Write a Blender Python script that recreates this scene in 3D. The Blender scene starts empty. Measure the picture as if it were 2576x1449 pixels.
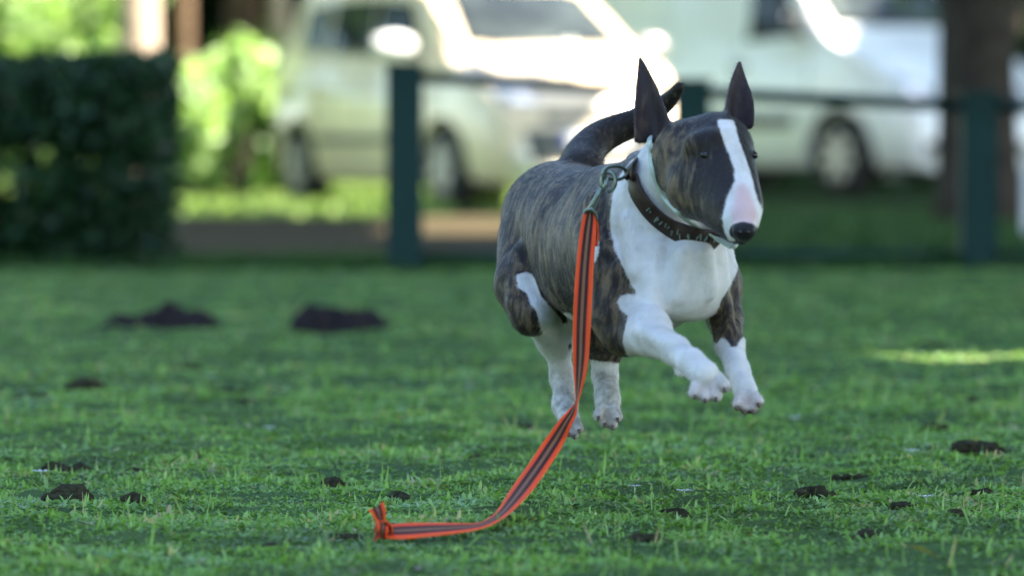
import bpy, bmesh, math, random
import numpy as np
from mathutils import Vector, Matrix, noise
from mathutils.bvhtree import BVHTree

random.seed(7); rng = np.random.default_rng(7)
scene = bpy.context.scene
COL = scene.collection
rad = math.radians

# ---------------------------------------------------------------- camera
# design units: the photograph at 2576 x 1449; F = focal length in those units
UW, UH, LENS = 2576.0, 1449.0, 200.0
F = LENS / 36.0 * UW
CAMH, HORIZ = 0.595, 329.0
PITCH = math.atan((UH / 2 - HORIZ) / F)
cam_d = bpy.data.cameras.new('camera')
cam = bpy.data.objects.new('camera', cam_d); COL.objects.link(cam)
cam_d.lens = LENS; cam_d.sensor_width = 36.0
cam.location = (0, 0, CAMH); cam.rotation_euler = (math.pi / 2 - PITCH, 0, 0)
cam_d.clip_start = 0.1; cam_d.clip_end = 2000
cam_d.dof.use_dof = True; cam_d.dof.focus_distance = 8.93; cam_d.dof.aperture_fstop = 4.2
cam_d.dof.aperture_blades = 0
scene.camera = cam
scene.render.resolution_x = 1024; scene.render.resolution_y = 575

CP, SP = math.cos(PITCH), math.sin(PITCH)
def P(x, y, d):
    """point on the sight line through photo position (x, y) at ground distance d"""
    a = (x - UW / 2) / F; b = -(y - UH / 2) / F
    v = (a, CP + b * SP, -SP + b * CP)
    return Vector((v[0] / v[1] * d, d, CAMH + v[2] / v[1] * d))
def proj(p):
    """photo position of world points (n,3)"""
    q = p - np.array([0, 0, CAMH])
    f = q[:, 1] * CP - q[:, 2] * SP
    u = q[:, 1] * SP + q[:, 2] * CP
    return UW / 2 + F * q[:, 0] / f, UH / 2 - F * u / f
def ground_d(y): return F * CAMH / (y - HORIZ)
def G(x, y):
    p = P(x, y, ground_d(y)); p.z = 0.0; return p

# ---------------------------------------------------------------- light
SUN = Vector((0.80, -0.25, 0.95)).normalized()
world = bpy.data.worlds.new('World'); scene.world = world; world.use_nodes = True
wn = world.node_tree; wn.nodes.clear()
sky = wn.nodes.new('ShaderNodeTexSky'); sky.sky_type = 'NISHITA'; sky.sun_disc = False
sky.sun_elevation = math.asin(SUN.z); sky.sun_rotation = math.atan2(SUN.x, SUN.y)
sky.air_density = 1.0; sky.dust_density = 0.8; sky.ozone_density = 2.0
bg = wn.nodes.new('ShaderNodeBackground'); bg.inputs[1].default_value = 0.095
wo = wn.nodes.new('ShaderNodeOutputWorld')
wn.links.new(sky.outputs[0], bg.inputs[0]); wn.links.new(bg.outputs[0], wo.inputs[0])
sl = bpy.data.lights.new('sun', 'SUN'); sl.energy = 4.2; sl.angle = rad(0.53); sl.color = (1.0, 0.93, 0.80)
so = bpy.data.objects.new('sun', sl); COL.objects.link(so)
so.rotation_euler = SUN.to_track_quat('Z', 'Y').to_euler(); so.location = (20, -6, 24)

vs = scene.view_settings
scene.display_settings.display_device = 'sRGB'
vs.view_transform = 'Standard'; vs.look = 'None'; vs.exposure = 2.9; vs.gamma = 1.0
vs.use_curve_mapping = False
scene.render.engine = 'CYCLES'
scene.cycles.use_denoising = True
scene.cycles.max_bounces = 6; scene.cycles.transparent_max_bounces = 8
scene.cycles.sample_clamp_indirect = 6.0

# ---------------------------------------------------------------- materials
def new_mat(name):
    m = bpy.data.materials.new(name); m.use_nodes = True
    nt = m.node_tree; b = nt.nodes['Principled BSDF']
    return m, nt, b
def N(nt, t, **kw):
    n = nt.nodes.new(t)
    for k, v in kw.items(): setattr(n, k, v)
    return n
def L(nt, a, b): nt.links.new(a, b)
def ramp(nt, fac, stops, interp='LINEAR'):
    r = N(nt, 'ShaderNodeValToRGB'); r.color_ramp.interpolation = interp
    e = r.color_ramp.elements
    while len(e) < len(stops): e.new(0.5)
    for i, (p, c) in enumerate(stops):
        e[i].position = p; e[i].color = (*c, 1) if len(c) == 3 else c
    L(nt, fac, r.inputs[0]); return r.outputs[0]
def noise_tex(nt, scale, detail=4, rough=0.6, vec=None, dist=0.0):
    n = N(nt, 'ShaderNodeTexNoise'); n.inputs['Scale'].default_value = scale
    n.inputs['Detail'].default_value = detail; n.inputs['Roughness'].default_value = rough
    n.inputs['Distortion'].default_value = dist
    if vec is not None: L(nt, vec, n.inputs['Vector'])
    return n.outputs[0]
def mixc(nt, fac, a, b, mode='MIX'):
    m = N(nt, 'ShaderNodeMix', data_type='RGBA', blend_type=mode)
    for s, v in ((m.inputs[0], fac), (m.inputs[6], a), (m.inputs[7], b)):
        if hasattr(v, 'is_linked'): L(nt, v, s)
        elif isinstance(v, (int, float)): s.default_value = v
        else: s.default_value = (*v, 1)
    return m.outputs[2]
def mathn(nt, op, a, b=None, clamp=False):
    m = N(nt, 'ShaderNodeMath', operation=op, use_clamp=clamp)
    for s, v in ((m.inputs[0], a), (m.inputs[1], b)):
        if v is None: continue
        if hasattr(v, 'is_linked'): L(nt, v, s)
        else: s.default_value = v
    return m.outputs[0]
def obj_vec(nt, scale=None):
    t = N(nt, 'ShaderNodeTexCoord'); v = t.outputs['Object']
    if scale:
        mp = N(nt, 'ShaderNodeMapping'); mp.inputs['Scale'].default_value = scale
        L(nt, v, mp.inputs['Vector']); v = mp.outputs[0]
    return v
def bump(nt, b, height, strength, dist):
    bn = N(nt, 'ShaderNodeBump'); bn.inputs['Strength'].default_value = strength
    bn.inputs['Distance'].default_value = dist
    L(nt, height, bn.inputs['Height']); L(nt, bn.outputs[0], b.inputs['Normal'])
def simple(name, c, rough=0.6, metal=0.0, var=0.25, scale=12, coat=0.0, bumps=0.0):
    m, nt, b = new_mat(name)
    n = noise_tex(nt, scale, 5, 0.65, obj_vec(nt))
    lo = tuple(v * (1 - var) for v in c); hi = tuple(min(1, v * (1 + var)) for v in c)
    L(nt, ramp(nt, n, [(0.3, lo), (0.7, hi)]), b.inputs['Base Color'])
    b.inputs['Roughness'].default_value = rough; b.inputs['Metallic'].default_value = metal
    b.inputs['Specular IOR Level'].default_value = .25 if name == 'green_paint' else (.05 if 'soil' in name or 'bark' in name else .5); b.inputs['Coat Weight'].default_value = coat; b.inputs['Coat Roughness'].default_value = 0.08
    if bumps: bump(nt, b, n, 0.6, bumps)
    return m
def leaf_mat(name, dark, light, trans=0.35, rough=0.5, patch=1.5):
    m, nt, b = new_mat(name)
    at = N(nt, 'ShaderNodeAttribute', attribute_name='rnd')
    col = ramp(nt, at.outputs['Fac'], [(0.0, dark), (0.6, light), (1.0, tuple(min(1, v * 1.35) for v in light))])
    n = noise_tex(nt, patch, 3, 0.5, obj_vec(nt))
    col = mixc(nt, mathn(nt, 'MULTIPLY', n, 0.6), col, mixc(nt, 1.0, col, (0.9, 1.0, 0.45), 'MULTIPLY'))
    L(nt, col, b.inputs['Base Color']); b.inputs['Roughness'].default_value = rough
    b.inputs['Specular IOR Level'].default_value = 0.35
    tr = N(nt, 'ShaderNodeBsdfTranslucent'); L(nt, mixc(nt, 1.0, col, (1.5, 1.7, 0.7), 'MULTIPLY'), tr.inputs[0])
    mx = N(nt, 'ShaderNodeMixShader'); mx.inputs[0].default_value = trans
    L(nt, b.outputs[0], mx.inputs[1]); L(nt, tr.outputs[0], mx.inputs[2])
    L(nt, mx.outputs[0], nt.nodes['Material Output'].inputs[0])
    return m

# ---------------------------------------------------------------- object helpers
def tag(o, label=None, cat=None, group=None, kind=None):
    if label: o['label'] = label
    if cat: o['category'] = cat
    if group: o['group'] = group
    if kind: o['kind'] = kind
    return o
def empty(name, loc, rz=0.0):
    o = bpy.data.objects.new(name, None); COL.objects.link(o)
    o.location = loc; o.rotation_euler = (0, 0, rz); o.empty_display_size = 0.2
    return o
def link(name, me, mat=None, parent=None, smooth=False, loc=None):
    o = bpy.data.objects.new(name, me); COL.objects.link(o)
    if mat and not me.materials: me.materials.append(mat)
    if parent: o.parent = parent
    if loc is not None: o.location = loc
    if smooth: me.shade_smooth()
    return o
def obj_bm(name, bm, mat, parent=None, smooth=False, loc=None):
    me = bpy.data.meshes.new(name); bmesh.ops.recalc_face_normals(bm, faces=bm.faces)
    bm.to_mesh(me); bm.free(); return link(name, me, mat, parent, smooth, loc)
def np_mesh(name, verts, faces, rnd=None):
    """verts (n,3), faces (m,k)"""
    me = bpy.data.meshes.new(name)
    k = faces.shape[1]
    me.vertices.add(len(verts)); me.vertices.foreach_set('co', np.ascontiguousarray(verts, dtype=np.float32).ravel())
    me.loops.add(faces.size); me.loops.foreach_set('vertex_index', np.ascontiguousarray(faces, dtype=np.int32).ravel())
    me.polygons.add(len(faces)); me.polygons.foreach_set('loop_start', np.arange(0, faces.size, k, dtype=np.int32))
    me.update(calc_edges=True)
    if rnd is not None:
        a = me.attributes.new('rnd', 'FLOAT', 'POINT'); a.data.foreach_set('value', np.ascontiguousarray(rnd, dtype=np.float32))
    me.validate(); return me
def box(bm, cx, cy, cz, sx, sy, sz, bev=0.0):
    r = bmesh.ops.create_cube(bm, size=1.0)
    bmesh.ops.scale(bm, vec=(sx, sy, sz), verts=r['verts']); bmesh.ops.translate(bm, vec=(cx, cy, cz), verts=r['verts'])
    if bev:
        es = list({e for v in r['verts'] for e in v.link_edges})
        bmesh.ops.bevel(bm, geom=es, offset=bev, segments=2, affect='EDGES')
def tube(bm, pts, radii, seg=10, cap=True):
    pts = [Vector(p) for p in pts]; rings = []
    if not hasattr(radii, '__len__'): radii = [radii] * len(pts)
    up = None
    for i, p in enumerate(pts):
        t = (pts[min(i + 1, len(pts) - 1)] - pts[max(i - 1, 0)]).normalized()
        if up is None: up = t.orthogonal().normalized()
        up = (up - t * up.dot(t)).normalized(); s = t.cross(up)
        rings.append([bm.verts.new(p + (up * math.cos(a) + s * math.sin(a)) * radii[i])
                      for a in [2 * math.pi * k / seg for k in range(seg)]])
    for a, b in zip(rings, rings[1:]):
        for k in range(seg): bm.faces.new((a[k], a[(k + 1) % seg], b[(k + 1) % seg], b[k]))
    if cap: bm.faces.new(rings[0][::-1]); bm.faces.new(rings[-1])
    return rings
def leaves(pos, size, up_bias=0.3, aspect=0.55):
    """rhombus leaves at pos (n,3), size (n,)"""
    n = len(pos)
    a = rng.normal(size=(n, 3)); a /= np.linalg.norm(a, axis=1)[:, None]
    nr = rng.normal(size=(n, 3)); nr[:, 2] += up_bias * 3
    b = np.cross(nr, a); b /= np.linalg.norm(b, axis=1)[:, None] + 1e-9
    c = np.cross(a, b)
    h = size[:, None]
    v = np.stack([pos - a * h * .5, pos + b * h * aspect * .5 - c * h * .08, pos + a * h * .5, pos - b * h * aspect * .5 - c * h * .08], 1).reshape(-1, 3)
    f = np.arange(4 * n).reshape(n, 4)
    return v, f, np.repeat(rng.random(n), 4)
def clumpy(n, c, r, nclump=40, spread=0.28, shell=0.5):
    """leaf positions in an ellipsoid, gathered in clumps"""
    c = np.array(c); r = np.array(r)
    d = rng.normal(size=(nclump, 3)); d /= np.linalg.norm(d, axis=1)[:, None]
    cc = d * (shell + (1 - shell) * rng.random((nclump, 1)) ** .5)
    k = rng.integers(0, nclump, n)
    p = cc[k] + rng.normal(size=(n, 3)) * spread * (0.5 + rng.random(nclump))[k][:, None]
    return c + p * r * .85

M = {}
M['bark'] = simple('bark', (0.13, 0.085, 0.055), 0.9, var=0.5, scale=9, bumps=0.03)
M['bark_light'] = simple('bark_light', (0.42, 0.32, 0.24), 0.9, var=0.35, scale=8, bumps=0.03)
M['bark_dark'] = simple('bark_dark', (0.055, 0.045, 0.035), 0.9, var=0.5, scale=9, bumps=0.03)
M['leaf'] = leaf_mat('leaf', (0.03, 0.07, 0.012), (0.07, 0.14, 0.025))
M['leaf_sunlit'] = leaf_mat('leaf_sunlit', (0.17, 0.26, 0.11), (0.36, 0.45, 0.27), 0.4)  # sunlit copy of leaf, sunshine built into its pale colour
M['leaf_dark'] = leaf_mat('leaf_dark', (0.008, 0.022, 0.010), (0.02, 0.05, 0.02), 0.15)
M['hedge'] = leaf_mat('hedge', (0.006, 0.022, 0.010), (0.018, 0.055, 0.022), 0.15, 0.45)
M['fence'] = simple('green_paint', (0.002, 0.028, 0.025), 0.5, var=0.15, scale=6)
M['soil'] = simple('soil', (0.021, 0.017, 0.017), 0.95, var=0.7, scale=60, bumps=0.006)

# ---------------------------------------------------------------- ground
def ground_mat():
    m, nt, b = new_mat('lawn_ground'); v = obj_vec(nt)
    big = noise_tex(nt, 0.9, 5, 0.6, v); mid = noise_tex(nt, 9, 6, 0.7, v, 0.6); fine = noise_tex(nt, 110, 4, 0.8, v)
    c1 = ramp(nt, mid, [(0.34, (0.045, 0.045, 0.02)), (0.46, (0.09, 0.13, 0.04)), (0.62, (0.13, 0.21, 0.06)), (0.8, (0.17, 0.23, 0.09))])
    c2 = ramp(nt, big, [(0.35, (0.05, 0.15, 0.06)), (0.65, (0.10, 0.19, 0.045))])
    c = mixc(nt, 0.4, c1, c2)
    c = mixc(nt, mathn(nt, 'MULTIPLY', fine, 0.8), c, (0.02, 0.035, 0.014))
    L(nt, c, b.inputs['Base Color']); b.inputs['Roughness'].default_value = 0.95; b.inputs['Specular IOR Level'].default_value = 0.05
    bump(nt, b, mathn(nt, 'ADD', mid, fine), 0.5, 0.01)
    return m
M['ground'] = ground_mat()
bm = bmesh.new()
vs4 = [bm.verts.new(p) for p in ((-400, -100, 0), (400, -100, 0), (400, 900, 0), (-400, 900, 0))]
bm.faces.new(vs4); tag(obj_bm('ground', bm, M['ground']), 'mown green lawn and rough grass running back under the parked vehicles', kind='structure')

M['verge_soil'] = simple('verge_soil', (0.016, 0.036, 0.008), 0.95, var=0.5, scale=3, bumps=0.02)  # sheet colour carries the tree shade over the verge
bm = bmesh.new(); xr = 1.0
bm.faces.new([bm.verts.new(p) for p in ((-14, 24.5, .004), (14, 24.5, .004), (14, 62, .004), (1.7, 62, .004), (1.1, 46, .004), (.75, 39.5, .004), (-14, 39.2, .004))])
tag(obj_bm('verge', bm, M['verge_soil']), 'verge beyond the railing, tree shade put into its dark green', kind='structure')
def path_mat():
    m, nt, b = new_mat('gravel_path'); v = obj_vec(nt)
    n1 = noise_tex(nt, 3, 5, 0.7, v); n2 = noise_tex(nt, 60, 3, 0.7, v)
    c = ramp(nt, n1, [(0.3, (0.045, 0.036, 0.016)), (0.7, (0.105, 0.078, 0.04))])
    c = mixc(nt, mathn(nt, 'MULTIPLY', n2, 0.5), c, (0.09, 0.075, 0.06))
    L(nt, c, b.inputs['Base Color']); b.inputs['Roughness'].default_value = 1.0; b.inputs['Specular IOR Level'].default_value = 0.02
    bump(nt, b, n2, 0.4, 0.006); return m
bm = bmesh.new(); near, far = [], []
for i in range(61):
    x = -14 + i * 0.26
    near.append(bm.verts.new((x, 26.4 + 0.35 * noise.noise((x * .7, 0, 0)) + max(0, x) ** 2 * 1.0, 0.009)))
    far.append(bm.verts.new((x, 39.0 + 0.6 * noise.noise((x * .7, 5, 0)) - max(0, x + 0) * 2.2, 0.009)))
    if far[-1].co.y < near[-1].co.y + .3: break
for i in range(len(near) - 1): bm.faces.new((near[i], near[i + 1], far[i + 1], far[i]))
tag(obj_bm('path', bm, path_mat()), 'brown gravel path between fence and parked vehicles', kind='structure')

# ---------------------------------------------------------------- grass
def grass_mat(name='grass_blades'):
    m, nt, b = new_mat(name); v = obj_vec(nt)
    at = N(nt, 'ShaderNodeAttribute', attribute_name='rnd')
    col = ramp(nt, at.outputs['Fac'], [(0.0, (0.08, 0.13, 0.05)), (0.25, (0.165, 0.29, 0.09)), (0.6, (0.215, 0.375, 0.13)), (0.93, (0.27, 0.41, 0.20)), (1.0, (0.42, 0.36, 0.24))])
    big = noise_tex(nt, 2.4, 5, 0.65, v, 0.5)
    tint = ramp(nt, big, [(0.34, (0.62, 0.60, 0.75)), (0.46, (1.0, 1.0, 0.85)), (0.56, (1.1, 1.12, .8)), (0.68, (1.12, 1.05, 1.6))])
    col = mixc(nt, 1.0, col, tint, 'MULTIPLY')
    L(nt, col, b.inputs['Base Color']); b.inputs['Roughness'].default_value = 0.5
    b.inputs['Specular IOR Level'].default_value = 0.35
    tr = N(nt, 'ShaderNodeBsdfTranslucent'); L(nt, mixc(nt, 1.0, col, (1.4, 1.6, 0.5), 'MULTIPLY'), tr.inputs[0])
    mx = N(nt, 'ShaderNodeMixShader'); mx.inputs[0].default_value = 0.3
    L(nt, b.outputs[0], mx.inputs[1]); L(nt, tr.outputs[0], mx.inputs[2])
    L(nt, mx.outputs[0], nt.nodes['Material Output'].inputs[0]); return m
M['grass'] = grass_mat()
def value_noise(x, y, s, seed):
    """cheap smooth noise, numpy"""
    r = np.random.default_rng(seed).random((64, 64))
    x = x * s + 1000; y = y * s + 1000
    xi = np.floor(x).astype(int); yi = np.floor(y).astype(int); fx = x - xi; fy = y - yi
    fx = fx * fx * (3 - 2 * fx); fy = fy * fy * (3 - 2 * fy)
    a = r[xi % 64, yi % 64]; b = r[(xi + 1) % 64, yi % 64]; c = r[xi % 64, (yi + 1) % 64]; d = r[(xi + 1) % 64, (yi + 1) % 64]
    return (a * (1 - fx) + b * fx) * (1 - fy) + (c * (1 - fx) + d * fx) * fy
def relief(x, y):
    """small tussocks of the lawn: height in metres"""
    n = .5 * value_noise(x, y * .8, 5.5, 51) + .3 * value_noise(x, y, 13, 52) + .2 * value_noise(x, y, 31, 53)
    edge = np.clip((y - 6.6) / .5, 0, 1) * np.clip((24.6 - y) / .8, 0, 1)
    return .003 + edge * .034 * np.clip(n - .33, 0, 1) * 1.3
def relief1(x, y): return float(relief(np.array([x]), np.array([y]))[0])
xs_ = np.arange(-3.4, 3.41, .032); ys_ = np.arange(6.5, 24.7, .034)
gx, gy = np.meshgrid(xs_, ys_, indexing='ij'); gz_ = relief(gx, gy)
nx_, ny_ = gx.shape; ii = np.arange(nx_ * ny_).reshape(nx_, ny_)
me = np_mesh('lawn', np.stack([gx, gy, gz_], -1).reshape(-1, 3), np.stack([ii[:-1, :-1], ii[1:, :-1], ii[1:, 1:], ii[:-1, 1:]], -1).reshape(-1, 4))
tag(link('lawn', me, M['ground'], smooth=True), 'uneven mown lawn under and around the leaping dog', kind='structure')
def blades(n, y0, y1, margin, hmin, hmax, w, tilt=0.8, seed=1, patchy=True, xf=None):
    y = y0 + (y1 - y0) * rng.random(n)
    x = (rng.random(n) * 2 - 1) * (0.092 * y + margin)
    if xf: x, y = xf(x, y)
    if patchy:
        pn = .5 * value_noise(x, y * .7, 7, seed) + .3 * value_noise(x, y * .8, 19, seed + 1) + .2 * value_noise(x, y, 2, seed + 2)
        keep = rng.random(len(x)) < np.clip((pn - 0.30) * 6, 0.22, 1)
        x, y, pn = x[keep], y[keep], pn[keep]
    else: pn = np.full(len(x), .55)
    n = len(x)
    h = (hmin + (hmax - hmin) * rng.random(n)) * (0.45 + pn)
    az = rng.random(n) * 2 * np.pi; tl = np.abs(rng.normal(size=n)) * tilt
    flat = rng.random(n) < (.9 if tilt > 1 else 0); tl = np.where(flat, 1.2 + .22 * rng.normal(size=n), tl); tl = np.clip(tl, 0, 1.5)
    d = np.stack([np.cos(az) * np.sin(tl), np.sin(az) * np.sin(tl), np.cos(tl)], 1)
    wd = np.stack([-np.sin(az), np.cos(az), np.zeros(n)], 1) * (w * (0.5 + 1.0 * rng.random(n)))[:, None]
    ra = rng.random(n) * np.pi; c, s = np.cos(ra), np.sin(ra)
    wd = np.stack([wd[:, 0] * c - wd[:, 1] * s, wd[:, 0] * s + wd[:, 1] * c, wd[:, 2]], 1)
    gz0 = np.where((y < 24.7) & (np.abs(x) < 3.4), relief(x, y), 0); b = np.stack([x, y, gz0 - 0.002], 1)
    mid = b + d * (h * .55)[:, None]; tip = b + d * h[:, None]; tip[:, 2] -= h * .25 * np.sin(tl)
    tip[:, 2] = np.maximum(tip[:, 2], gz0 + 0.003)
    v = np.stack([b - wd * .5, b + wd * .5, mid + wd * .45, tip, mid - wd * .45], 1).reshape(-1, 3)
    f = np.arange(5 * n).reshape(n, 5)
    r = np.clip(rng.random(n) ** 1.1 * .8 + (pn - .5) * 1.3 + (rng.random(n) < .04) * .6, 0, 1)
    return v, f, np.repeat(r, 5)
def cat(parts):
    vs_, fs_, rs_, o = [], [], [], 0
    for v, f, r in parts:
        vs_.append(v); fs_.append(f + o); rs_.append(r); o += len(v)
    return np.concatenate(vs_), np.concatenate(fs_), np.concatenate(rs_)
v, f, r = cat([blades(330000, 7.0, 12.6, .55, .008, .021, .0055, tilt=1.3, seed=3),
               blades(130000, 12.4, 24.2, .8, .011, .026, .0085, tilt=1.3, seed=3),
               blades(2200, 7.2, 14, .6, .03, .055, .003, tilt=.9, seed=9)])
tag(link('grass', np_mesh('grass', v, f, r), M['grass']), 'short patchy mown grass of the lawn', 'grass', kind='stuff')
M['verge'] = leaf_mat('verge_leaf_shaded', (0.010, 0.035, 0.006), (0.03, 0.085, 0.014), 0.25)  # blades darkened to hold the shade of the trees above
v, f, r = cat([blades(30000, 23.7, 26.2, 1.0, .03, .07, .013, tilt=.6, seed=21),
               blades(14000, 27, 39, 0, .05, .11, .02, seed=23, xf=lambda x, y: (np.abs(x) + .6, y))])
vm, fm, rm = cat([blades(30000, 39.2, 60, 2.0, .06, .13, .035, tilt=.8, seed=22, patchy=False, xf=lambda x, y: (x[x < -.75 + .12 * (y - 39)], y[x < -.75 + .12 * (y - 39)]))])
M['meadow'] = leaf_mat('meadow_leaf_sunlit', (0.09, 0.15, 0.04), (0.27, 0.34, 0.12), 0.35)  # sunny copy of the grass, sunlight put into the blade colour
tag(link('meadow_grass', np_mesh('meadow_grass', vm, fm, rm), M['meadow']), 'sunlit yellow green grass around the bush and the parked van', 'grass', kind='stuff')
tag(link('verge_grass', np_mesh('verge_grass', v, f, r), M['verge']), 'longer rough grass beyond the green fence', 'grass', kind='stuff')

# soil: molehills and clods
def mound(name, w, dpt, h, seed, lumps=None, rough=0.25, parent=None):
    bm = bmesh.new(); nx, ny = 34, 18
    g = [[None] * (ny + 1) for _ in range(nx + 1)]
    for i in range(nx + 1):
        for j in range(ny + 1):
            x = (i / nx * 2 - 1) * w * .62; y = (j / ny * 2 - 1) * dpt * .62
            z = 0
            for (lx, lw, lh) in (lumps or [(0, 1, 1)]):
                rr = ((x - lx * w * .5) / (lw * w * .5)) ** 2 + (y / (dpt * .5)) ** 2 + .35 * noise.noise((x / w * 6, y / w * 6, seed + 9))
                z = max(z, lh * h * max(0, 1 - rr) ** .8) if rr < 1 else z
            nn = noise.noise((x / w * 7 + seed, y / w * 7, seed)) + .5 * noise.noise((x / w * 18 + seed, y / w * 18, seed))
            z = z * (1 + .8 * rough * nn) * (1 - .25 * max(0, noise.noise((x / w * 34, y / w * 34, seed)))) if z > 0 else -0.006
            g[i][j] = bm.verts.new((x, y, z - 0.002))
    for i in range(nx):
        for j in range(ny): bm.faces.new((g[i][j], g[i + 1][j], g[i + 1][j + 1], g[i][j + 1]))
    return obj_bm(name, bm, M['soil'], parent)
M['clod'] = simple('clod_soil', (0.034, 0.032, 0.018), 0.95, var=0.7, scale=90, bumps=0.004)
def clod(name, w, h, seed):
    """crumbly lump of earth: a few rounded, pitted pieces pressed together"""
    r_ = random.Random(seed); bm = bmesh.new(); n = max(4, min(11, int(w / .006)))
    for k in range(n):
        u = (k / (n - 1) * 2 - 1) if n > 1 else 0; rr = h * r_.uniform(.42, .75) * (1 - .45 * abs(u) ** 2)
        c = Vector((u * w * .45 + r_.uniform(-.1, .1) * w, r_.uniform(-.3, .3) * w, rr * r_.uniform(.1, .55)))
        q = bmesh.ops.create_icosphere(bm, subdivisions=2, radius=1)
        for v_ in q['verts']:
            p = v_.co.copy(); f_ = 1 + .28 * noise.noise(p * 1.7 + Vector((seed * 3 + k * 5, 0, 0))) + .14 * noise.noise(p * 4.5 + Vector((seed, k, 0)))
            v_.co = c + Vector((p.x * rr * 1.35, p.y * rr * 1.25, p.z * rr)) * f_
    o = obj_bm(name, bm, M['clod']); o.data.shade_smooth(); return o
def on_lawn(o, x, y): p = G(x, y); p.z = relief1(p.x, p.y) - .002; o.location = p; return o
o = mound('molehill', .36, .25, .085, 3, [(-.62, .50, .62), (-.1, .52, .85), (.42, .58, .85), (.05, .34, 1.0)])
tag(on_lawn(o, 412, 838), 'dark soil molehill with two low peaks, left of the other molehill', 'molehill', 'molehills on the lawn')
o = mound('molehill', .33, .25, .085, 8, [(-.45, .55, .98), (.1, .85, .85)])
tag(on_lawn(o, 862, 840), 'single broad molehill of dark soil nearest the green fence post', 'molehill', 'molehills on the lawn')
named = [(2465, 1172, 105, 55, 'biggest dark soil clod, at the right edge of the lawn'),
         (215, 1003, 75, 38, 'dark soil clod upright in the grass below the left molehill'),
         (85, 1027, 115, 22, 'long flat streak of soil at the left edge of the lawn'),
         (170, 1285, 110, 52, 'dark clump of torn soil at lower left of the lawn'),
         (330, 1208, 80, 30, 'brown soil crumb right of the torn clump at lower left'),
         (2355, 1093, 52, 26, 'small grey clod above the biggest clod at right'),
         (2350, 888, 80, 16, 'low dark streak of soil beside the sunlit strip of lawn'),
         (838, 1234, 46, 32, 'dark crumb of soil above and left of the leash knot'),
         (1248, 1340, 60, 26, 'dark hollow clod under the bend of the orange leash')]
for i, (x, y, w, h, lab) in enumerate(named):
    s_ = F / ground_d(y)
    o = clod('soil_clod', w / s_, h / s_ * 1.0 + .003, 20 + i)
    tag(on_lawn(o, x, y), lab, 'soil clod', 'clods of soil scattered on the lawn')
small = [(160, 1195, 90, 25), (338, 1290, 36, 26), (1002, 1268, 44, 22), (1312, 1086, 40, 16), (2432, 1034, 28, 14),
         (2140, 1212, 70, 12), (2392, 1330, 62, 24), (2275, 1290, 60, 16), (2045, 1268, 76, 24), (1690, 1318, 70, 30),
         (2470, 1262, 44, 16), (480, 934, 60, 10), (620, 1020, 30, 12), (560, 1000, 80, 10), (1190, 1162, 40, 10), (400, 1104, 40, 9), (1640, 1382, 70, 26), (700, 1395, 70, 20),
         (2180, 1360, 70, 18), (860, 1365, 70, 16)]
small_labels = ['brown crumb above the torn clump at lower left', 'tiny crumb on the right edge of the torn clump', 'crumb on the lawn just above the leash knot', 'crumb in the grass left of the hanging leash',
 'tiny crumb high on the lawn at right, above the grey clod', 'thin dark crumb right of the hind paws, low on the lawn', 'crumb near the lower right corner of the lawn', 'flat crumb left of the one near the lower right corner',
 'wide flat crumb below the front paws', 'dark crumb right of the leash bend', 'crumb below the biggest clod at right', 'thin streak of soil just below the left molehill', 'crumb below the gap between the molehills', 'thin streak below the left molehill, lower than its neighbour',
 'tiny crumb above the tall pale grass stalk', 'tiny crumb at mid left of the lawn', 'crumb at the bottom edge below the leash bend', 'crumb at the bottom edge left of the leash knot', 'crumb at the bottom edge right of the dog', 'crumb just left of and below the leash knot']
for i, (x, y, w, h) in enumerate(small):
    s_ = F / ground_d(y)
    o = clod('soil_crumb', 1.25 * w / s_, h / s_ + .006, 90 + i)
    tag(on_lawn(o, x, y), 'small dark soil ' + small_labels[i], 'soil clod', 'small soil crumbs in the grass')
M['petal'] = simple('petal', (0.72, 0.76, 0.80), 0.6, var=0.08)
for i, (x, y) in enumerate([(530, 957), (677, 1105), (103, 1218), (1596, 1251), (2294, 1167), (2000, 1074), (1180, 985), (1722, 1262), (1010, 1045), (2330, 1270)]):
    bm = bmesh.new(); n_ = 7
    for k in range(n_):
        a = 2 * math.pi * k / n_; c_, s__ = math.cos(a), math.sin(a); w_ = .0022
        q = [(c_ * .001 - s__ * w_ * .5, s__ * .001 + c_ * w_ * .5, .012), (c_ * .001 + s__ * w_ * .5, s__ * .001 - c_ * w_ * .5, .012),
             (c_ * .008 + s__ * w_, s__ * .008 - c_ * w_, .015), (c_ * .010, s__ * .010, .014), (c_ * .008 - s__ * w_, s__ * .008 + c_ * w_, .015)]
        bm.faces.new([bm.verts.new(p) for p in q])
    tube(bm, [(0, 0, -.004), (.0005, 0, .006), (0, 0, .012)], .0005, 5)
    o = obj_bm('daisy', bm, M['petal']); s_ = random.uniform(.9, 1.5); o.scale = (s_ * 1.25, s_, 1)
    tag(on_lawn(o, x, y + 8), 'tiny white daisy ' + ('below the left molehill', 'below the right molehill, left of the leash', 'at the left edge, low on the lawn', 'right of the leash, low in the grass', 'left of the biggest soil clod', 'straight below the lifted front paws', 'just left of the hind legs', 'below and right of the front paws, low on the lawn', 'below the green fence post, halfway down the lawn', 'below and left of the biggest soil clod')[i], 'daisy', 'white daisies dotted over the lawn')
def straw(x0, y0, x1, y1, dd=0.0):
    bm = bmesh.new(); a = G(x0, y0); b = P(x1, y1, a.y + dd)
    pts = [a.lerp(b, t) + Vector((0.006 * math.sin(t * 3), 0, 0)) for t in (0, .3, .6, 1)]
    tube(bm, pts, [.0018, .0015, .0012, .0004], 5); return obj_bm('grass_stalk', bm, M['straw'])
M['straw'] = simple('straw', (0.16, 0.24, 0.10), 0.7, var=0.2)
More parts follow.
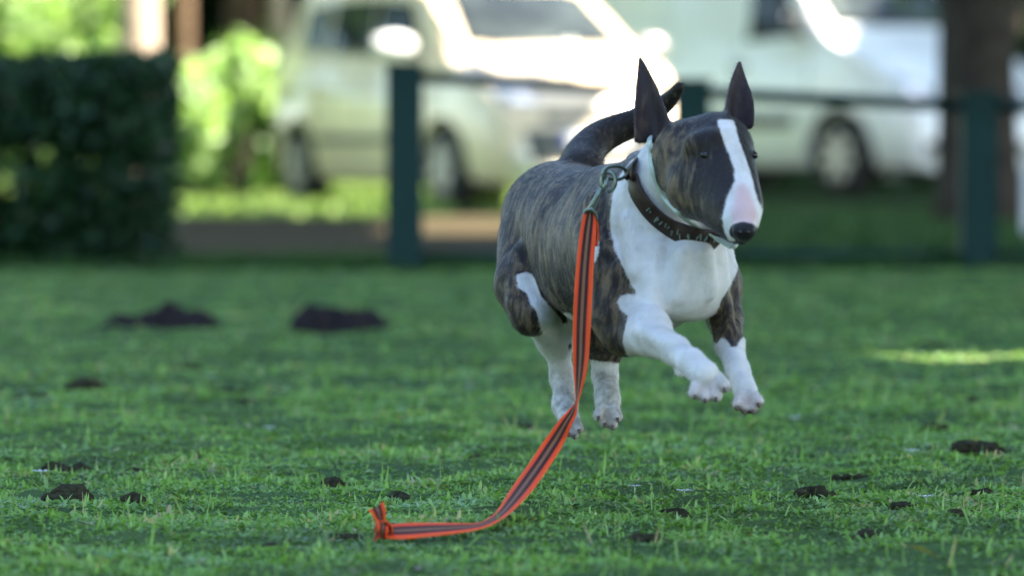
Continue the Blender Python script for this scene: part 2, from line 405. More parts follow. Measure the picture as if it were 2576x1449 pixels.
tag(straw(1090, 1265, 1105, 1150), 'tall thin pale grass stalk above the orange leash', 'grass stalk', 'pale grass stalks')
tag(straw(965, 1420, 930, 1352), 'pale bent stalk in front of the leash knot', 'grass stalk', 'pale grass stalks')
tag(straw(800, 1222, 735, 1175), 'pale stalk leaning left behind the leash end', 'grass stalk', 'pale grass stalks')

# ---------------------------------------------------------------- fence
def fence():
    root = empty('fence', (0, 23.9, 0))
    tag(root, 'low dark green metal railing with square posts behind the dog', 'fence')
    posts = [(1018, 168, 686), (1740, 208, 690), (2462, 240, 696), (3190, 268, 700)]
    tops = []
    for (x, yt, yb) in posts:
        a = P(x, yt, 23.9); h = a.z
        bm = bmesh.new(); box(bm, a.x, 0, h / 2, .15, .15, h, .008)
        p = obj_bm('post', bm, M['fence'], root)
        bm = bmesh.new(); box(bm, a.x, 0, h + .006, .17, .17, .02, .006)
        c = obj_bm('post_cap', bm, M['fence'], p)
        bm = bmesh.new(); box(bm, a.x, -.082, h - .055, .05, .012, .07, .003)
        obj_bm('bracket', bm, M['fence'], p)
        tops.append((a.x, h))
    for (x0, h0), (x1, h1) in zip(tops, tops[1:]):
        bm = bmesh.new(); tube(bm, [(x0 + .0755, 0, h0 - .045), (x1 - .0755, 0, h1 - .045)], .027, 14)
        obj_bm('top_rail', bm, M['fence'], root, True)
        bm = bmesh.new(); tube(bm, [(x0 + .0755, 0, .075), (x1 - .0755, 0, .075)], .016, 14)
        obj_bm('bottom_rail', bm, M['fence'], root, True)
fence()

# ---------------------------------------------------------------- woody plants
def trunk_mesh(pts, radii, seed=0, seg=14):
    bm = bmesh.new(); rings = tube(bm, pts, radii, seg)
    for i, ring in enumerate(rings):
        for v_ in ring:
            c = Vector(pts[i]); d = v_.co - c
            v_.co = c + d * (1 + .16 * noise.noise(v_.co * 4 + Vector((seed, 0, 0))))
    return bm
def sun_zones():
    # (x0, x1, y0, y1, height): spots the sun reaches because leaves in its way are cut from the crowns
    return [(-.5, 2.0, 42.3, 45.0, 1.1), (.95, 2.0, 40.8, 42.4, 1.1), (-.5, 3.1, 48.6, 58, 1.6), (-3.0, -1.75, 43.0, 47.5, .8),
            (-3.0, -1.9, 40.2, 52, 0), (-1.45, -.95, 39.8, 42.0, 0), (-.75, .1, 32.4, 38.6, 0), (-6.2, -3.05, 46, 60, 1.6),
            (1.0, 2.4, 14.5, 14.65, 0)]
def cull(pos):
    keep = np.ones(len(pos), bool); S_ = np.array(SUN)
    for (x0, x1, y0, y1, hz) in sun_zones():
        t = (pos[:, 2] - hz) / S_[2]; g = pos - t[:, None] * S_
        e = 0.22
        inn = (g[:, 0] > x0 - e) & (g[:, 0] < x1 + e) & (g[:, 1] > y0 - e) & (g[:, 1] < y1 + e) & (pos[:, 2] > hz + .8)
        keep &= ~inn
    return keep
def canopy_tree(x, y, r, label, zc=8.0, n=5200, trunk=True, tr=.22):
    root = empty('broadleaf_tree', (x, y, 0)); tag(root, label, 'tree', 'trees shading the lawn')
    pts = [(0, 0, -.1), (.05, 0, 1.5), (.0, .05, 3.5), (-.1, .1, 5.5), (0, 0, 8)]
    bmt = trunk_mesh(pts, [tr * 1.35, tr, tr * .9, tr * .7, tr * .3], x + y)
    for k in range(5):
        a = k * 1.26 + x; e = Vector((math.cos(a) * r * .6, math.sin(a) * r * .6, zc + .5))
        tube(bmt, [(0, 0, 4.0 + .4 * k), tuple(Vector((0, 0, 5)).lerp(e, .5)), e], [tr * .4, tr * .28, tr * .1], 8)
    obj_bm('trunk', bmt, M['bark'], root, True)
    p = clumpy(n, (x, y, zc), (r, r, 3.4), 90, .26, .25)
    p = p[(p[:, 2] > (4.0 if (x > -6 and y > -10) else (.8 if abs(x) > 15 or y < -10 else 2.2)))]; p = p[cull(p)]
    v, f, rr = leaves(p, .34 + .25 * rng.random(len(p)), .5, .8); v = v - np.array([x, y, 0])
    link('crown', np_mesh('crown', v, f, rr), M['leaf'], root)
for i, yy in enumerate((-1.5, 5, 11, 17.5, 24, 31)):
    canopy_tree(8.6 + .5 * (i % 2), yy, 5.0, f'{("first", "second", "third", "fourth", "fifth", "sixth")[i]} shade tree from the camera, right of the lawn, outside the picture', n=12000)
canopy_tree(9.0, 38, 4.8, 'leafy tree right of the parked van and camper, outside the picture', n=9000)
canopy_tree(5.6, 30.5, 3.6, 'smaller shade tree over the verge just right of the picture, beyond the railing', n=7000, zc=7.2, tr=.15)
for i, yy in enumerate((33, 41, 49, 57)):  # unseen trees added to keep sky light off the van side
    canopy_tree(-8.4 - .4 * (i % 2), yy, 4.2, f'{("nearest", "second", "third", "farthest")[i]} unseen leafy tree left of the path, added to screen off sky light', zc=6.2, n=5000)
for i, (xx, yy) in enumerate(((-19, -20), (-9, -24), (1, -23), (11, -21), (-20, -6), (-21, 8), (-20, 21), (-13, 67))):  # unseen trees added to dim the light from the horizon
    canopy_tree(xx, yy, 6.0, f'{("first", "second", "third", "fourth", "fifth", "sixth", "seventh", "eighth")[i]} unseen tree added around the lawn to cut low sky light, counted from behind', zc=5.8, n=5200)
canopy_tree(10.8, 46, 4.6, 'leafy tree beside the front of the camper van, outside the picture', n=12000)
# the tree whose trunk stands behind the right fence post
def right_tree():
    x = P(2461, 600, 35).x; root = empty('broadleaf_tree', (x, 35, 0))
    tag(root, 'thick dark brown trunk standing behind the right fence post, in front of the camper van', 'tree')
    bmt = trunk_mesh([(0, 0, -.1), (.0, 0, .25), (-.01, 0, 1.0), (.02, 0, 2.2), (.1, 0, 4.5), (.2, 0, 7)], [.32, .255, .238, .232, .21, .1], 5, 20)
    obj_bm('trunk', bmt, M['bark_dark'], root, True)
    p = clumpy(4200, (x + .5, 35.5, 7.8), (3.4, 4.0, 2.6), 60, .26, .3); p = p[p[:, 2] > 4.2]; p = p[cull(p)]
    v, f, rr = leaves(p, .32 + .2 * rng.random(len(p)), .5, .8); v = v - np.array([x, 35, 0])
    link('crown', np_mesh('crown', v, f, rr), M['leaf'], root)
right_tree()
# trees of the wood behind
def wood_tree(x, yb, d, r, mat, label, lean=0.0, crown=True, low=2.9):
    w = P(x, 300, d).x; root = empty('wood_tree', (w, d, 0)); tag(root, label, 'tree', 'trees at the edge of the wood')
    pts = [(0, 0, -.1), (0, 0, .3), (lean * .4, 0, 1.2), (lean, 0, 2.6), (lean * 1.5, .1, 5), (lean * 1.8, .1, 8)]
    obj_bm('trunk', trunk_mesh(pts, [r * 1.35, r * 1.1, r, r * .92, r * .75, r * .3], x), mat, root, True)
    p = clumpy(2600, (w, d + .5, 5.6), (2.2, 2.2, 2.6), 40, .3, .3); p = p[p[:, 2] > low]; p = p[cull(p)]
    v, f, rr = leaves(p, .26 + .2 * rng.random(len(p)), .4, .8); v = v - np.array([w, d, 0])
    link('crown', np_mesh('crown', v, f, rr), M['leaf'], root)
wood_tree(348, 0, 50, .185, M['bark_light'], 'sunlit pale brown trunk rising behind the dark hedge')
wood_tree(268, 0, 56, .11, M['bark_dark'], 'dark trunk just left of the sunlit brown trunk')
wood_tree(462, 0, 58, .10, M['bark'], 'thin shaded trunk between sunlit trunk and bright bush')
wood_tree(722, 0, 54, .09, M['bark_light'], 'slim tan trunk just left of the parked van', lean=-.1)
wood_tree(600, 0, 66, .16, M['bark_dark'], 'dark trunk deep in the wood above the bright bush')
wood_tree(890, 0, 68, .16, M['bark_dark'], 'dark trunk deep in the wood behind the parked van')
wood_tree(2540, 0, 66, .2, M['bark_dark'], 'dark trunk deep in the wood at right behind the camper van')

def leafy(name, label, catg, c, r, n, size, mat, nclump=40, spread=.25, shell=.3, group=None, stems=5):
    root = empty(name, (c[0], c[1], 0)); tag(root, label, catg, group)
    p = clumpy(n, c, r, nclump, spread, shell); p = p[p[:, 2] > .03]
    v, f, rr = leaves(p, size * (.7 + .6 * rng.random(len(p))), .35, .75); v = v - np.array([c[0], c[1], 0])
    link('foliage', np_mesh('foliage', v, f, rr), mat, root)
    bm = bmesh.new()
    for k in range(stems):
        a = k * 2.4; tube(bm, [(0.05 * math.cos(a), .05 * math.sin(a), 0), (r[0] * .35 * math.cos(a), r[1] * .35 * math.sin(a), c[2]), (r[0] * .6 * math.cos(a), r[1] * .6 * math.sin(a), c[2] + r[2] * .6)], [.02, .014, .005], 6)
    obj_bm('stem', bm, M['bark_dark'], root)
    return root
# bright bush between hedge and van
p0 = P(500, 300, 45)
leafy('leafy_bush', 'sunlit light green bush standing between hedge and parked van', 'bush', (p0.x - .03, 45, .60), (.33, .5, .60), 1500, .16, M['leaf_sunlit'], 44, .13, .35)
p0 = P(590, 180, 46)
leafy('leafy_bush', 'taller arching sunlit bush next to the van, above the bright bush', 'bush', (p0.x + .03, 46, 1.02), (.40, .45, .30), 520, .17, M['leaf_sunlit'], 22, .16, .4)
p0 = P(640, 400, 49)
leafy('leafy_bush', 'shaded green bush behind the rear wheel of the parked van', 'bush', (p0.x, 49, .50), (.62, .6, .68), 3600, .13, M['leaf'], 30, .26, .3)
for k, (x, y, w, hh, d, mt, lab) in enumerate([
    (60, 60, 1.0, 1.0, 55, 'leaf_sunlit', 'bright sunlit shrub over the far left end of the hedge'),
    (190, 70, .55, .9, 57, 'leaf_sunlit', 'bright sunlit shrub between left shrub and dark trunk')]):
    p0 = P(x, y, d)
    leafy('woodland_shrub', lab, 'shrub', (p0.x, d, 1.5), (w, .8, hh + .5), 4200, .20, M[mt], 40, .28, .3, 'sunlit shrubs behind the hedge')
# the mass of the wood
parts = []
for (x0, x1, y0, y1, z1, n) in ((-16, 16, 70, 76, 6.5, 30000), (-14, 14, 63, 68, 1.6, 9000)):
    p = np.stack([x0 + (x1 - x0) * rng.random(n), y0 + (y1 - y0) * rng.random(n), rng.random(n) ** .9 * z1], 1)
    parts.append(leaves(p, .32 + .3 * rng.random(n), .3, .85))
v, f, r = cat(parts)
tag(link('woodland', np_mesh('woodland', v, f, r), M['leaf_dark']), 'dark mass of trees and undergrowth behind the vehicles', 'woodland', kind='stuff')
for i, (x, y) in enumerate(((7, 52), (2.5, 62), (-3, 63), (8, 62), (12, 56))):
    canopy_tree(x, y, 4.2, f'{("tall", "broad", "leaning", "dense", "young")[i]} broadleaf tree of the wood, crown above the picture', zc=8.2, n=4200)

# hedge
def hedge():
    root = empty('hedge', (-2.9, 24.6, 0)); tag(root, 'dark clipped hedge with small gaps, left of the green railing', 'hedge')
    n = 46000
    x = -4.6 + rng.random(n) * 3.15; y = 24.15 + .9 * rng.random(n); z = rng.random(n) * .94
    right = -1.70 + .44 * value_noise(y * .6, z, 3.5, 5) + .08 * value_noise(y, z, 14, 6)
    nn = .55 * value_noise(x, z * 1.3, 4.2, 31) + .45 * value_noise(x, z, 11, 32)
    top = .875 + .07 * value_noise(x, y, 3, 8) + .04 * value_noise(x, y, 13, 9)
    keep = (x < right) & (z < top)
    dens = np.where(z > .52, 1.0, np.clip((nn - .31) * 5, .07, 1) * (0.72 + .28 * (z < .12)))
    keep &= rng.random(n) < dens
    p = np.stack([x, y, z], 1)[keep]
    v, f, r = leaves(p, .042 + .03 * rng.random(len(p)), .2, .65); v = v - np.array([-2.9, 24.6, 0])
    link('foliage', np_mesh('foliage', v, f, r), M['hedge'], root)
    for k in range(14):
        bm = bmesh.new(); xx = -1.6 + k * .24 - 1.5; a = random.uniform(-.15, .15)
        tube(bm, [(xx + 1.4, 0, 0), (xx + 1.4 + a * .5, .03, .35), (xx + 1.4 + a, -.05, .8)], [.016, .012, .004], 7)
        obj_bm('stem', bm, M['bark_dark'], root)
hedge()

# ---------------------------------------------------------------- vehicles
def paint(name, c, rough=.35):
    m, nt, b = new_mat(name)
    n = noise_tex(nt, 3, 5, .6, obj_vec(nt)); z = N(nt, 'ShaderNodeSeparateXYZ'); L(nt, obj_vec(nt), z.inputs[0])
    dirt = mathn(nt, 'MULTIPLY', ramp(nt, z.outputs[2], [(.15, (1, 1, 1)), (.6, (0, 0, 0))]), mathn(nt, 'MULTIPLY', n, .7))
    L(nt, mixc(nt, dirt, c, (.25, .2, .14)), b.inputs['Base Color'])
    b.inputs['Roughness'].default_value = rough; b.inputs['Coat Weight'].default_value = .6; b.inputs['Coat Roughness'].default_value = .06
    return m
M['paint_white'] = paint('white_paint', (.80, .80, .76)); M['paint_cream'] = paint('silver_white_paint', (.88, .70, .47))
def glass_mat():
    m, nt, b = new_mat('window_glass')
    b.inputs['Base Color'].default_value = (.03, .04, .04, 1); b.inputs['Roughness'].default_value = .03
    b.inputs['Specular IOR Level'].default_value = .25
    n = noise_tex(nt, 2.2, 4, .6, obj_vec(nt)); L(nt, ramp(nt, n, [(.35, (.012, .014, .012)), (.6, (.045, .055, .05)), (.75, (.12, .13, .12))]), b.inputs['Base Color'])
    return m
M['glass'] = glass_mat()
M['black'] = simple('black_plastic', (.02, .02, .02), .6, var=.2)
M['seam'] = simple('seam', (.05, .05, .045), .8, var=.1)
M['tyre'] = simple('tyre', (.022, .021, .02), .85, var=.3, scale=20)
M['rim'] = simple('rim', (.40, .37, .33), .4, .4, var=.15)
M['lamp'] = simple('headlight_glass', (.62, .64, .66), .12, .25, var=.15, coat=1)
M['amber'] = simple('amber_lens', (.6, .2, .03), .2, var=.1, coat=1)
M['plate'] = simple('plate', (.72, .72, .70), .4, var=.05)
M['blue'] = simple('plate_blue', (.02, .06, .35), .4, var=.05)
M['grille'] = simple('grille', (.10, .10, .10), .5, var=.2)

def interp(tab, t):
    xs = [a for a, b in tab]; ys = [b for a, b in tab]
    return float(np.interp(t, xs, ys))
def vehicle(name, label, catg, loc, theta, prof, width, Lg, zb, belt, wheels, wr, mat, ww=.2, tum=.80):
    root = empty(name, loc, theta); tag(root, label, catg, 'vehicles parked beyond the path')
    stations = sorted({0.0, .03, Lg - .03, Lg} | {a for a, _ in prof} | set(np.linspace(0, Lg, 26)))
    bm = bmesh.new(); rings = []
    for s in stations:
        t = interp(prof, s); w = interp(width, s); b0 = zb + (.10 if s < .05 or s > Lg - .05 else 0)
        up = max(0, t - belt - .05)
        wt = w * (1 - (1 - tum) * min(1, up / .55)) if up > 0 else w * .97
        zs = min(belt, t - .16)
        sec = [(0, b0), (.75 * w, b0), (.93 * w, b0 + .03), (.985 * w, b0 + .14), (w, (b0 + zs) / 2 + .05), (.99 * w, zs - .04), (.98 * w * (.4) + wt * .6 if up > 0 else .975 * w, zs + (t - zs) * .25),
               (wt * .99, zs + (t - zs) * .72), (wt * .95, t - .045), (wt * .86, t - .008), (wt * .5, t + .02), (0, t + .03)]
        full = [(-x, z) for x, z in sec[1:-1]][::-1]
        ring = [bm.verts.new((x, s, z)) for x, z in sec] + [bm.verts.new((x, s, z)) for x, z in full]
        rings.append(ring)
    for a, b in zip(rings, rings[1:]):
        n = len(a)
        for k in range(n): bm.faces.new((a[k], a[(k + 1) % n], b[(k + 1) % n], b[k]))
    bm.faces.new(rings[0][::-1]); bm.faces.new(rings[-1])
    body = obj_bm('body', bm, mat, root, True)
    # wheel arches
    cutters = []
    for wy in wheels:
        for sx in (-1, 1):
            cb = bmesh.new(); bmesh.ops.create_cone(cb, cap_ends=True, segments=32, radius1=wr * 1.2, radius2=wr * 1.2, depth=.34)
            bmesh.ops.rotate(cb, verts=cb.verts, matrix=Matrix.Rotation(math.pi / 2, 3, 'Y'))
            bmesh.ops.translate(cb, verts=cb.verts, vec=(sx * (interp(width, wy) - .08), wy, wr))
            me = bpy.data.meshes.new('c'); cb.to_mesh(me); cb.free(); co = bpy.data.objects.new('c', me); COL.objects.link(co); co.parent = root
            md = body.modifiers.new('b', 'BOOLEAN'); md.object = co; md.operation = 'DIFFERENCE'; md.solver = 'EXACT'; cutters.append(co)
    bpy.context.view_layer.update()
    dg = bpy.context.evaluated_depsgraph_get(); me2 = bpy.data.meshes.new_from_object(body.evaluated_get(dg))
    body.modifiers.clear(); body.data = me2
    for c in cutters: bpy.data.objects.remove(c)
    if hasattr(me2, 'set_sharp_from_angle'): me2.set_sharp_from_angle(angle=rad(38))
    tmp = bmesh.new(); tmp.from_mesh(me2); bvh = BVHTree.FromBMesh(tmp); tmp.free()
    def drape(pname, quad, axis, mt, off=.006, n=8, parent=None, m=None):
        """quad: 4 corners; front: (x,z), left/right: (y,z), top: (x,y)"""
        m = m or n; bmq = bmesh.new(); g = []
        for i in range(n + 1):
            row = []
            for j in range(m + 1):
                u, v_ = i / n, j / m
                a = [(1 - u) * (1 - v_) * quad[0][k] + u * (1 - v_) * quad[1][k] + u * v_ * quad[2][k] + (1 - u) * v_ * quad[3][k] for k in (0, 1)]
                if axis == 'front': o_, d_ = Vector((a[0], -2, a[1])), Vector((0, 1, 0))
                elif axis == 'left': o_, d_ = Vector((-3, a[0], a[1])), Vector((1, 0, 0))
                elif axis == 'right': o_, d_ = Vector((3, a[0], a[1])), Vector((-1, 0, 0))
                else: o_, d_ = Vector((a[0], a[1], 5)), Vector((0, 0, -1))
                h = bvh.ray_cast(o_, d_)
                row.append(bmq.verts.new(h[0] - d_ * off) if h[0] is not None and (h[0] - o_).length < 4.5 else None)
            g.append(row)
        for i in range(n):
            for j in range(m):
                q = (g[i][j], g[i + 1][j], g[i + 1][j + 1], g[i][j + 1])
                if all(q): bmq.faces.new(q)
        if not bmq.faces: bmq.free(); return None
        ext = bmesh.ops.extrude_face_region(bmq, geom=list(bmq.faces))
        dv = {'front': (0, .012, 0), 'left': (.012, 0, 0), 'right': (-.012, 0, 0), 'top': (0, 0, -.012)}[axis]
        bmesh.ops.translate(bmq, vec=dv, verts=[e for e in ext['geom'] if isinstance(e, bmesh.types.BMVert)])
        loose = [v_ for v_ in bmq.verts if not v_.link_faces]; bmesh.ops.delete(bmq, geom=loose)
        return obj_bm(pname, bmq, mt, parent or root, True)
    for wy in wheels:
        for sx in (-1, 1):
            X = sx * (interp(width, wy) - ww / 2 - .01)
            bm = bmesh.new(); prof_w = [(-ww / 2, wr * .62), (-ww / 2, wr * .93), (-ww / 2 + .03, wr), (ww / 2 - .03, wr), (ww / 2, wr * .93), (ww / 2, wr * .62)]
            rg = []
            for k in range(36):
                a = 2 * math.pi * k / 36; rg.append([bm.verts.new((X + px, wy + math.cos(a) * pr, wr + math.sin(a) * pr)) for px, pr in prof_w])
            for k in range(36):
                for j in range(5): bm.faces.new((rg[k][j], rg[k][j + 1], rg[(k + 1) % 36][j + 1], rg[(k + 1) % 36][j]))
            wo_ = obj_bm('wheel', bm, M['tyre'], root, True)
            bm = bmesh.new(); bmesh.ops.create_cone(bm, cap_ends=True, segments=30, radius1=wr * .63, radius2=wr * .63, depth=.05)
            bmesh.ops.rotate(bm, verts=bm.verts, matrix=Matrix.Rotation(math.pi / 2, 3, 'Y')); bmesh.ops.translate(bm, verts=bm.verts, vec=(X + sx * (ww / 2 - .045), wy, wr))
            obj_bm('rim_back', bm, M['black'], wo_)
            bm = bmesh.new()
            for k in range(7):
                a = 2 * math.pi * k / 7; r = bmesh.ops.create_cube(bm, size=1)
                bmesh.ops.scale(bm, vec=(.03, .075, wr * .58), verts=r['verts']); bmesh.ops.translate(bm, vec=(0, 0, wr * .32), verts=r['verts'])
                bmesh.ops.rotate(bm, verts=r['verts'], matrix=Matrix.Rotation(a, 3, 'X')); bmesh.ops.translate(bm, vec=(X + sx * (ww / 2 - .008), wy, wr), verts=r['verts'])
            r = bmesh.ops.create_cone(bm, cap_ends=True, segments=20, radius1=wr * .22, radius2=wr * .2, depth=.05)
            bmesh.ops.rotate(bm, verts=r['verts'], matrix=Matrix.Rotation(math.pi / 2, 3, 'Y')); bmesh.ops.translate(bm, verts=r['verts'], vec=(X + sx * (ww / 2 - .0), wy, wr))
            obj_bm('rim', bm, M['rim'], wo_)
    return root, body, drape
def mirror(root, x, y, z, sx, mat, w=.21, h=.15):
    bm = bmesh.new(); bmesh.ops.create_uvsphere(bm, u_segments=18, v_segments=12, radius=1)
    bmesh.ops.scale(bm, vec=(w / 2, .07, h / 2), verts=bm.verts); bmesh.ops.translate(bm, vec=(x + sx * w * .55, y, z), verts=bm.verts)
    m_ = obj_bm('door_mirror', bm, mat, root, True)
    bm = bmesh.new(); tube(bm, [(x - sx * .04, y + .02, z - h * .45), (x + sx * w * .4, y, z - h * .3)], [.025, .02], 8); obj_bm('mirror_arm', bm, M['black'], m_)
    bm = bmesh.new(); box(bm, x + sx * w * .55, y + .066, z, w * .78, .01, h * .74, .004); obj_bm('mirror_glass', bm, M['lamp'], m_)

# vehicle 1: silvery people carrier
th = rad(25.4); q = P(1493, 330, 42.0)
prof = [(0, .58), (.04, .74), (.14, .90), (.35, 1.0), (.55, 1.12), (.76, 1.21), (1.1, 1.45), (1.45, 1.66), (1.9, 1.76), (3.0, 1.82), (3.7, 1.76), (3.95, 1.62), (4.1, 1.15), (4.18, .75)]
wid = [(0, .62), (.04, .72), (.14, .80), (.35, .86), (.7, .895), (1.1, .90), (3.4, .90), (3.9, .865), (4.1, .82), (4.18, .74)]
root, body, drape = vehicle('passenger_van', 'silver white passenger van parked three quarters to the camera behind the left fence post', 'van',
                            (q.x, 42.0, 0), th, prof, wid, 4.18, .19, .98, (.76, 3.5), .32, M['paint_cream'])
ws = drape('windshield', [(-.76, 1.235), (.76, 1.235), (.66, 1.665), (-.66, 1.665)], 'front', M['glass'], .006, 12)
drape('bonnet', [(-.70, .28), (.70, .28), (.74, .72), (-.74, .72)], 'top', M['paint_cream'], .012, 12)
for sx, side in ((-1, 'left'), (1, 'right')):
    drape('headlight', [(sx * .42, .78), (sx * .72, .80), (sx * .76, .92), (sx * .48, .87)], 'front', M['lamp'], .01, 8)
    drape('fog_light', [(sx * .52, .36), (sx * .64, .36), (sx * .64, .46), (sx * .52, .46)], 'front', M['lamp'], .01, 4)
    fw = drape('front_door_window', [(1.32, 1.17), (2.22, 1.17), (2.22, 1.60), (1.66, 1.56)], side, M['glass'], .006, 10)
    drape('rear_door_window', [(2.28, 1.17), (3.1, 1.18), (3.08, 1.60), (2.28, 1.60)], side, M['glass'], .006, 10)
    drape('quarter_window', [(3.16, 1.19), (3.72, 1.22), (3.62, 1.55), (3.16, 1.59)], side, M['glass'], .006, 8)
    for yy, z0, z1 in ((1.22, .34, 1.06), (2.25, .30, 1.6), (3.12, .68, 1.1)):
        drape('door_seam', [(yy, z0), (yy + .012, z0), (yy + .012, z1), (yy, z1)], side, M['seam'], .002, 1, m=10)
    drape('side_moulding', [(1.25, .50), (3.1, .50), (3.1, .56), (1.25, .56)], side, M['grille'], .012, 14, m=2)
    drape('crease', [(.9, .86), (3.95, .90), (3.95, .912), (.9, .872)], side, M['seam'], .002, 14, m=1)
    for yy in (2.0, 3.0): drape('door_handle', [(yy, .93), (yy + .17, .93), (yy + .17, .965), (yy, .965)], side, M['paint_cream'], .03, 4, m=2)
    mirror(root, sx * .92, 1.12, 1.235, sx, M['paint_white'] if sx < 0 else M['rim'], .34 if sx < 0 else .24, .165)
drape('grille', [(-.40, .66), (.40, .66), (.40, .73), (-.40, .73)], 'front', M['grille'], .012, 8)
drape('air_intake', [(-.52, .36), (.52, .36), (.56, .60), (-.56, .60)], 'front', M['grille'], .008, 8)
pl = drape('number_plate', [(-.26, .46), (.26, .46), (.26, .57), (-.26, .57)], 'front', M['plate'], .03, 4)
drape('plate_band', [(-.26, .46), (-.215, .46), (-.215, .57), (-.26, .57)], 'front', M['blue'], .034, 2, parent=pl)
drape('lower_bumper', [(-.62, .235), (.62, .235), (.66, .33), (-.66, .33)], 'front', M['paint_white'], .02, 8)
drape('wiper', [(-.5, 1.225), (.1, 1.235), (.1, 1.25), (-.5, 1.24)], 'front', M['black'], .014, 6, m=1, parent=ws)
# vehicle 2: white camper van
th2 = rad(37); wx = P(2112, 400, 50.5).x
prof2 = [(0, .62), (.05, .86), (.18, 1.02), (.5, 1.22), (.95, 1.42), (1.10, 1.50), (1.5, 1.84), (1.95, 2.2), (2.3, 2.42), (3, 2.5), (5.4, 2.48), (5.62, 2.3), (5.7, 1.2)]
wid2 = [(0, .66), (.05, .80), (.18, .88), (.5, .95), (1.0, .99), (5.4, .99), (5.7, .93)]
f_ = Vector((math.sin(th2), -math.cos(th2), 0)); r_ = Vector((math.cos(th2), math.sin(th2), 0))
wheel_w = Vector((wx, 50.5, 0)); loc2 = wheel_w + f_ * .9 + r_ * .95
root2, body2, drape = vehicle('camper_van', 'tall white camper van on the right, partly hidden by the brown trunk', 'van',
                              loc2, th2, prof2, wid2, 5.7, .24, 1.30, (.9, 4.4), .37, M['paint_white'], .22, .88)
drape('windshield', [(-.80, 1.53), (.80, 1.53), (.70, 2.18), (-.70, 2.18)], 'front', M['glass'], .006, 12)
for sx, side in ((-1, 'left'), (1, 'right')):
    drape('headlight', [(sx * .52, .86), (sx * .80, .88), (sx * .86, 1.10), (sx * .60, 1.02)], 'front', M['lamp'], .012, 8)
    drape('fog_light', [(sx * .58, .40), (sx * .70, .40), (sx * .70, .50), (sx * .58, .50)], 'front', M['black'], .01, 4)
    drape('cab_window', [(1.40, 1.45), (2.2, 1.40), (2.2, 2.0), (1.85, 1.98)], side, M['glass'], .006, 10)
    if sx > 0: drape('side_window', [(3.4, 1.5), (4.3, 1.5), (4.3, 2.0), (3.4, 2.0)], side, M['glass'], .006, 10)
    for yy in (1.30, 2.32): drape('door_seam', [(yy, .40), (yy + .014, .40), (yy + .014, 1.42), (yy, 1.42)], side, M['seam'], .002, 1, m=10)
    drape('side_moulding', [(1.5, .62), (3.8, .62), (3.8, .74), (1.5, .74)], side, M['grille'], .014, 14, m=2)
    drape('door_handle', [(2.15, 1.15), (2.36, 1.15), (2.36, 1.19), (2.15, 1.19)], side, M['black'], .03, 4, m=2)
    mirror(root2, sx * .99, 1.35, 1.55, sx, M['black'], .16, .26)
drape('grille', [(-.46, .72), (.46, .72), (.50, .96), (-.50, .96)], 'front', M['grille'], .012, 8)
drape('lower_intake', [(-.5, .38), (.5, .38), (.5, .5), (-.5, .5)], 'front', M['grille'], .01, 8)
drape('number_plate', [(-.26, .56), (.26, .56), (.26, .67), (-.26, .67)], 'front', M['plate'], .03, 4)
# white post at the right edge
bm = bmesh.new(); a = P(2579, 580, 30); zt = P(2579, 408, 30).z
box(bm, 0, 0, zt / 2, .05, .05, zt, .006); o = obj_bm('marker_post', bm, M['plate'], None, False, (a.x + .012, 30, 0))
tag(o, 'short white post cut by the right edge of the picture', 'post')

# ---------------------------------------------------------------- dog
class Cone:
    def __init__(s, a, b, k=.02, part='body'):
        # a, b = (x, y, d, radius in photo units)
        s.a = np.array(P(*a[:3])); s.b = np.array(P(*b[:3])); s.ra = a[3] * a[2] / F; s.rb = b[3] * b[2] / F; s.k = k; s.part = part
        m = max(s.ra, s.rb); s.lo = np.minimum(s.a, s.b) - m; s.hi = np.maximum(s.a, s.b) + m
    def f(s, p):
        ab = s.b - s.a; t = np.clip(((p - s.a) @ ab) / (ab @ ab + 1e-12), 0, 1)
        return np.linalg.norm(p - s.a - t[..., None] * ab, axis=-1) - (s.ra + (s.rb - s.ra) * t)
class Ear:
    def __init__(s, base, tip, w0, n, cup, k=.006, part='ear', bulge=.25, thick=.0050):
        s.o = np.array(base); ax = np.array(tip) - s.o; s.L = np.linalg.norm(ax); s.A = ax / s.L
        n = np.array(n, float); n -= s.A * (n @ s.A); s.C = n / np.linalg.norm(n); s.B = np.cross(s.A, s.C)
        s.w0 = w0; s.cup = cup; s.k = k; s.part = part; s.bulge = bulge; s.th = thick
        s.lo = np.minimum(s.o, np.array(tip)) - w0 * 1.4; s.hi = np.maximum(s.o, np.array(tip)) + w0 * 1.4
    def f(s, p):
        q = p - s.o; a = q @ s.A; b = q @ s.B; c = q @ s.C
        t = np.clip(a / s.L, 0, 1)
        w = s.w0 * ((1 - t) ** .85 + s.bulge * np.sin(np.pi * t) * (1 - t) ** .4)
        cc = c - s.cup * (b ** 2) / s.w0 + .004
        da = np.maximum(np.maximum(a - s.L, -a), 0)
        db = np.maximum(np.abs(b) - w, 0)
        return np.sqrt(db ** 2 + cc ** 2 / (1 + (1.6 * s.cup * np.abs(b) / s.w0) ** 2) + da ** 2) - s.th * (1 - .5 * t)
prims = []
def chain(pts, k, part):
    for a, b in zip(pts, pts[1:]): prims.append(Cone(a, b, k, part))
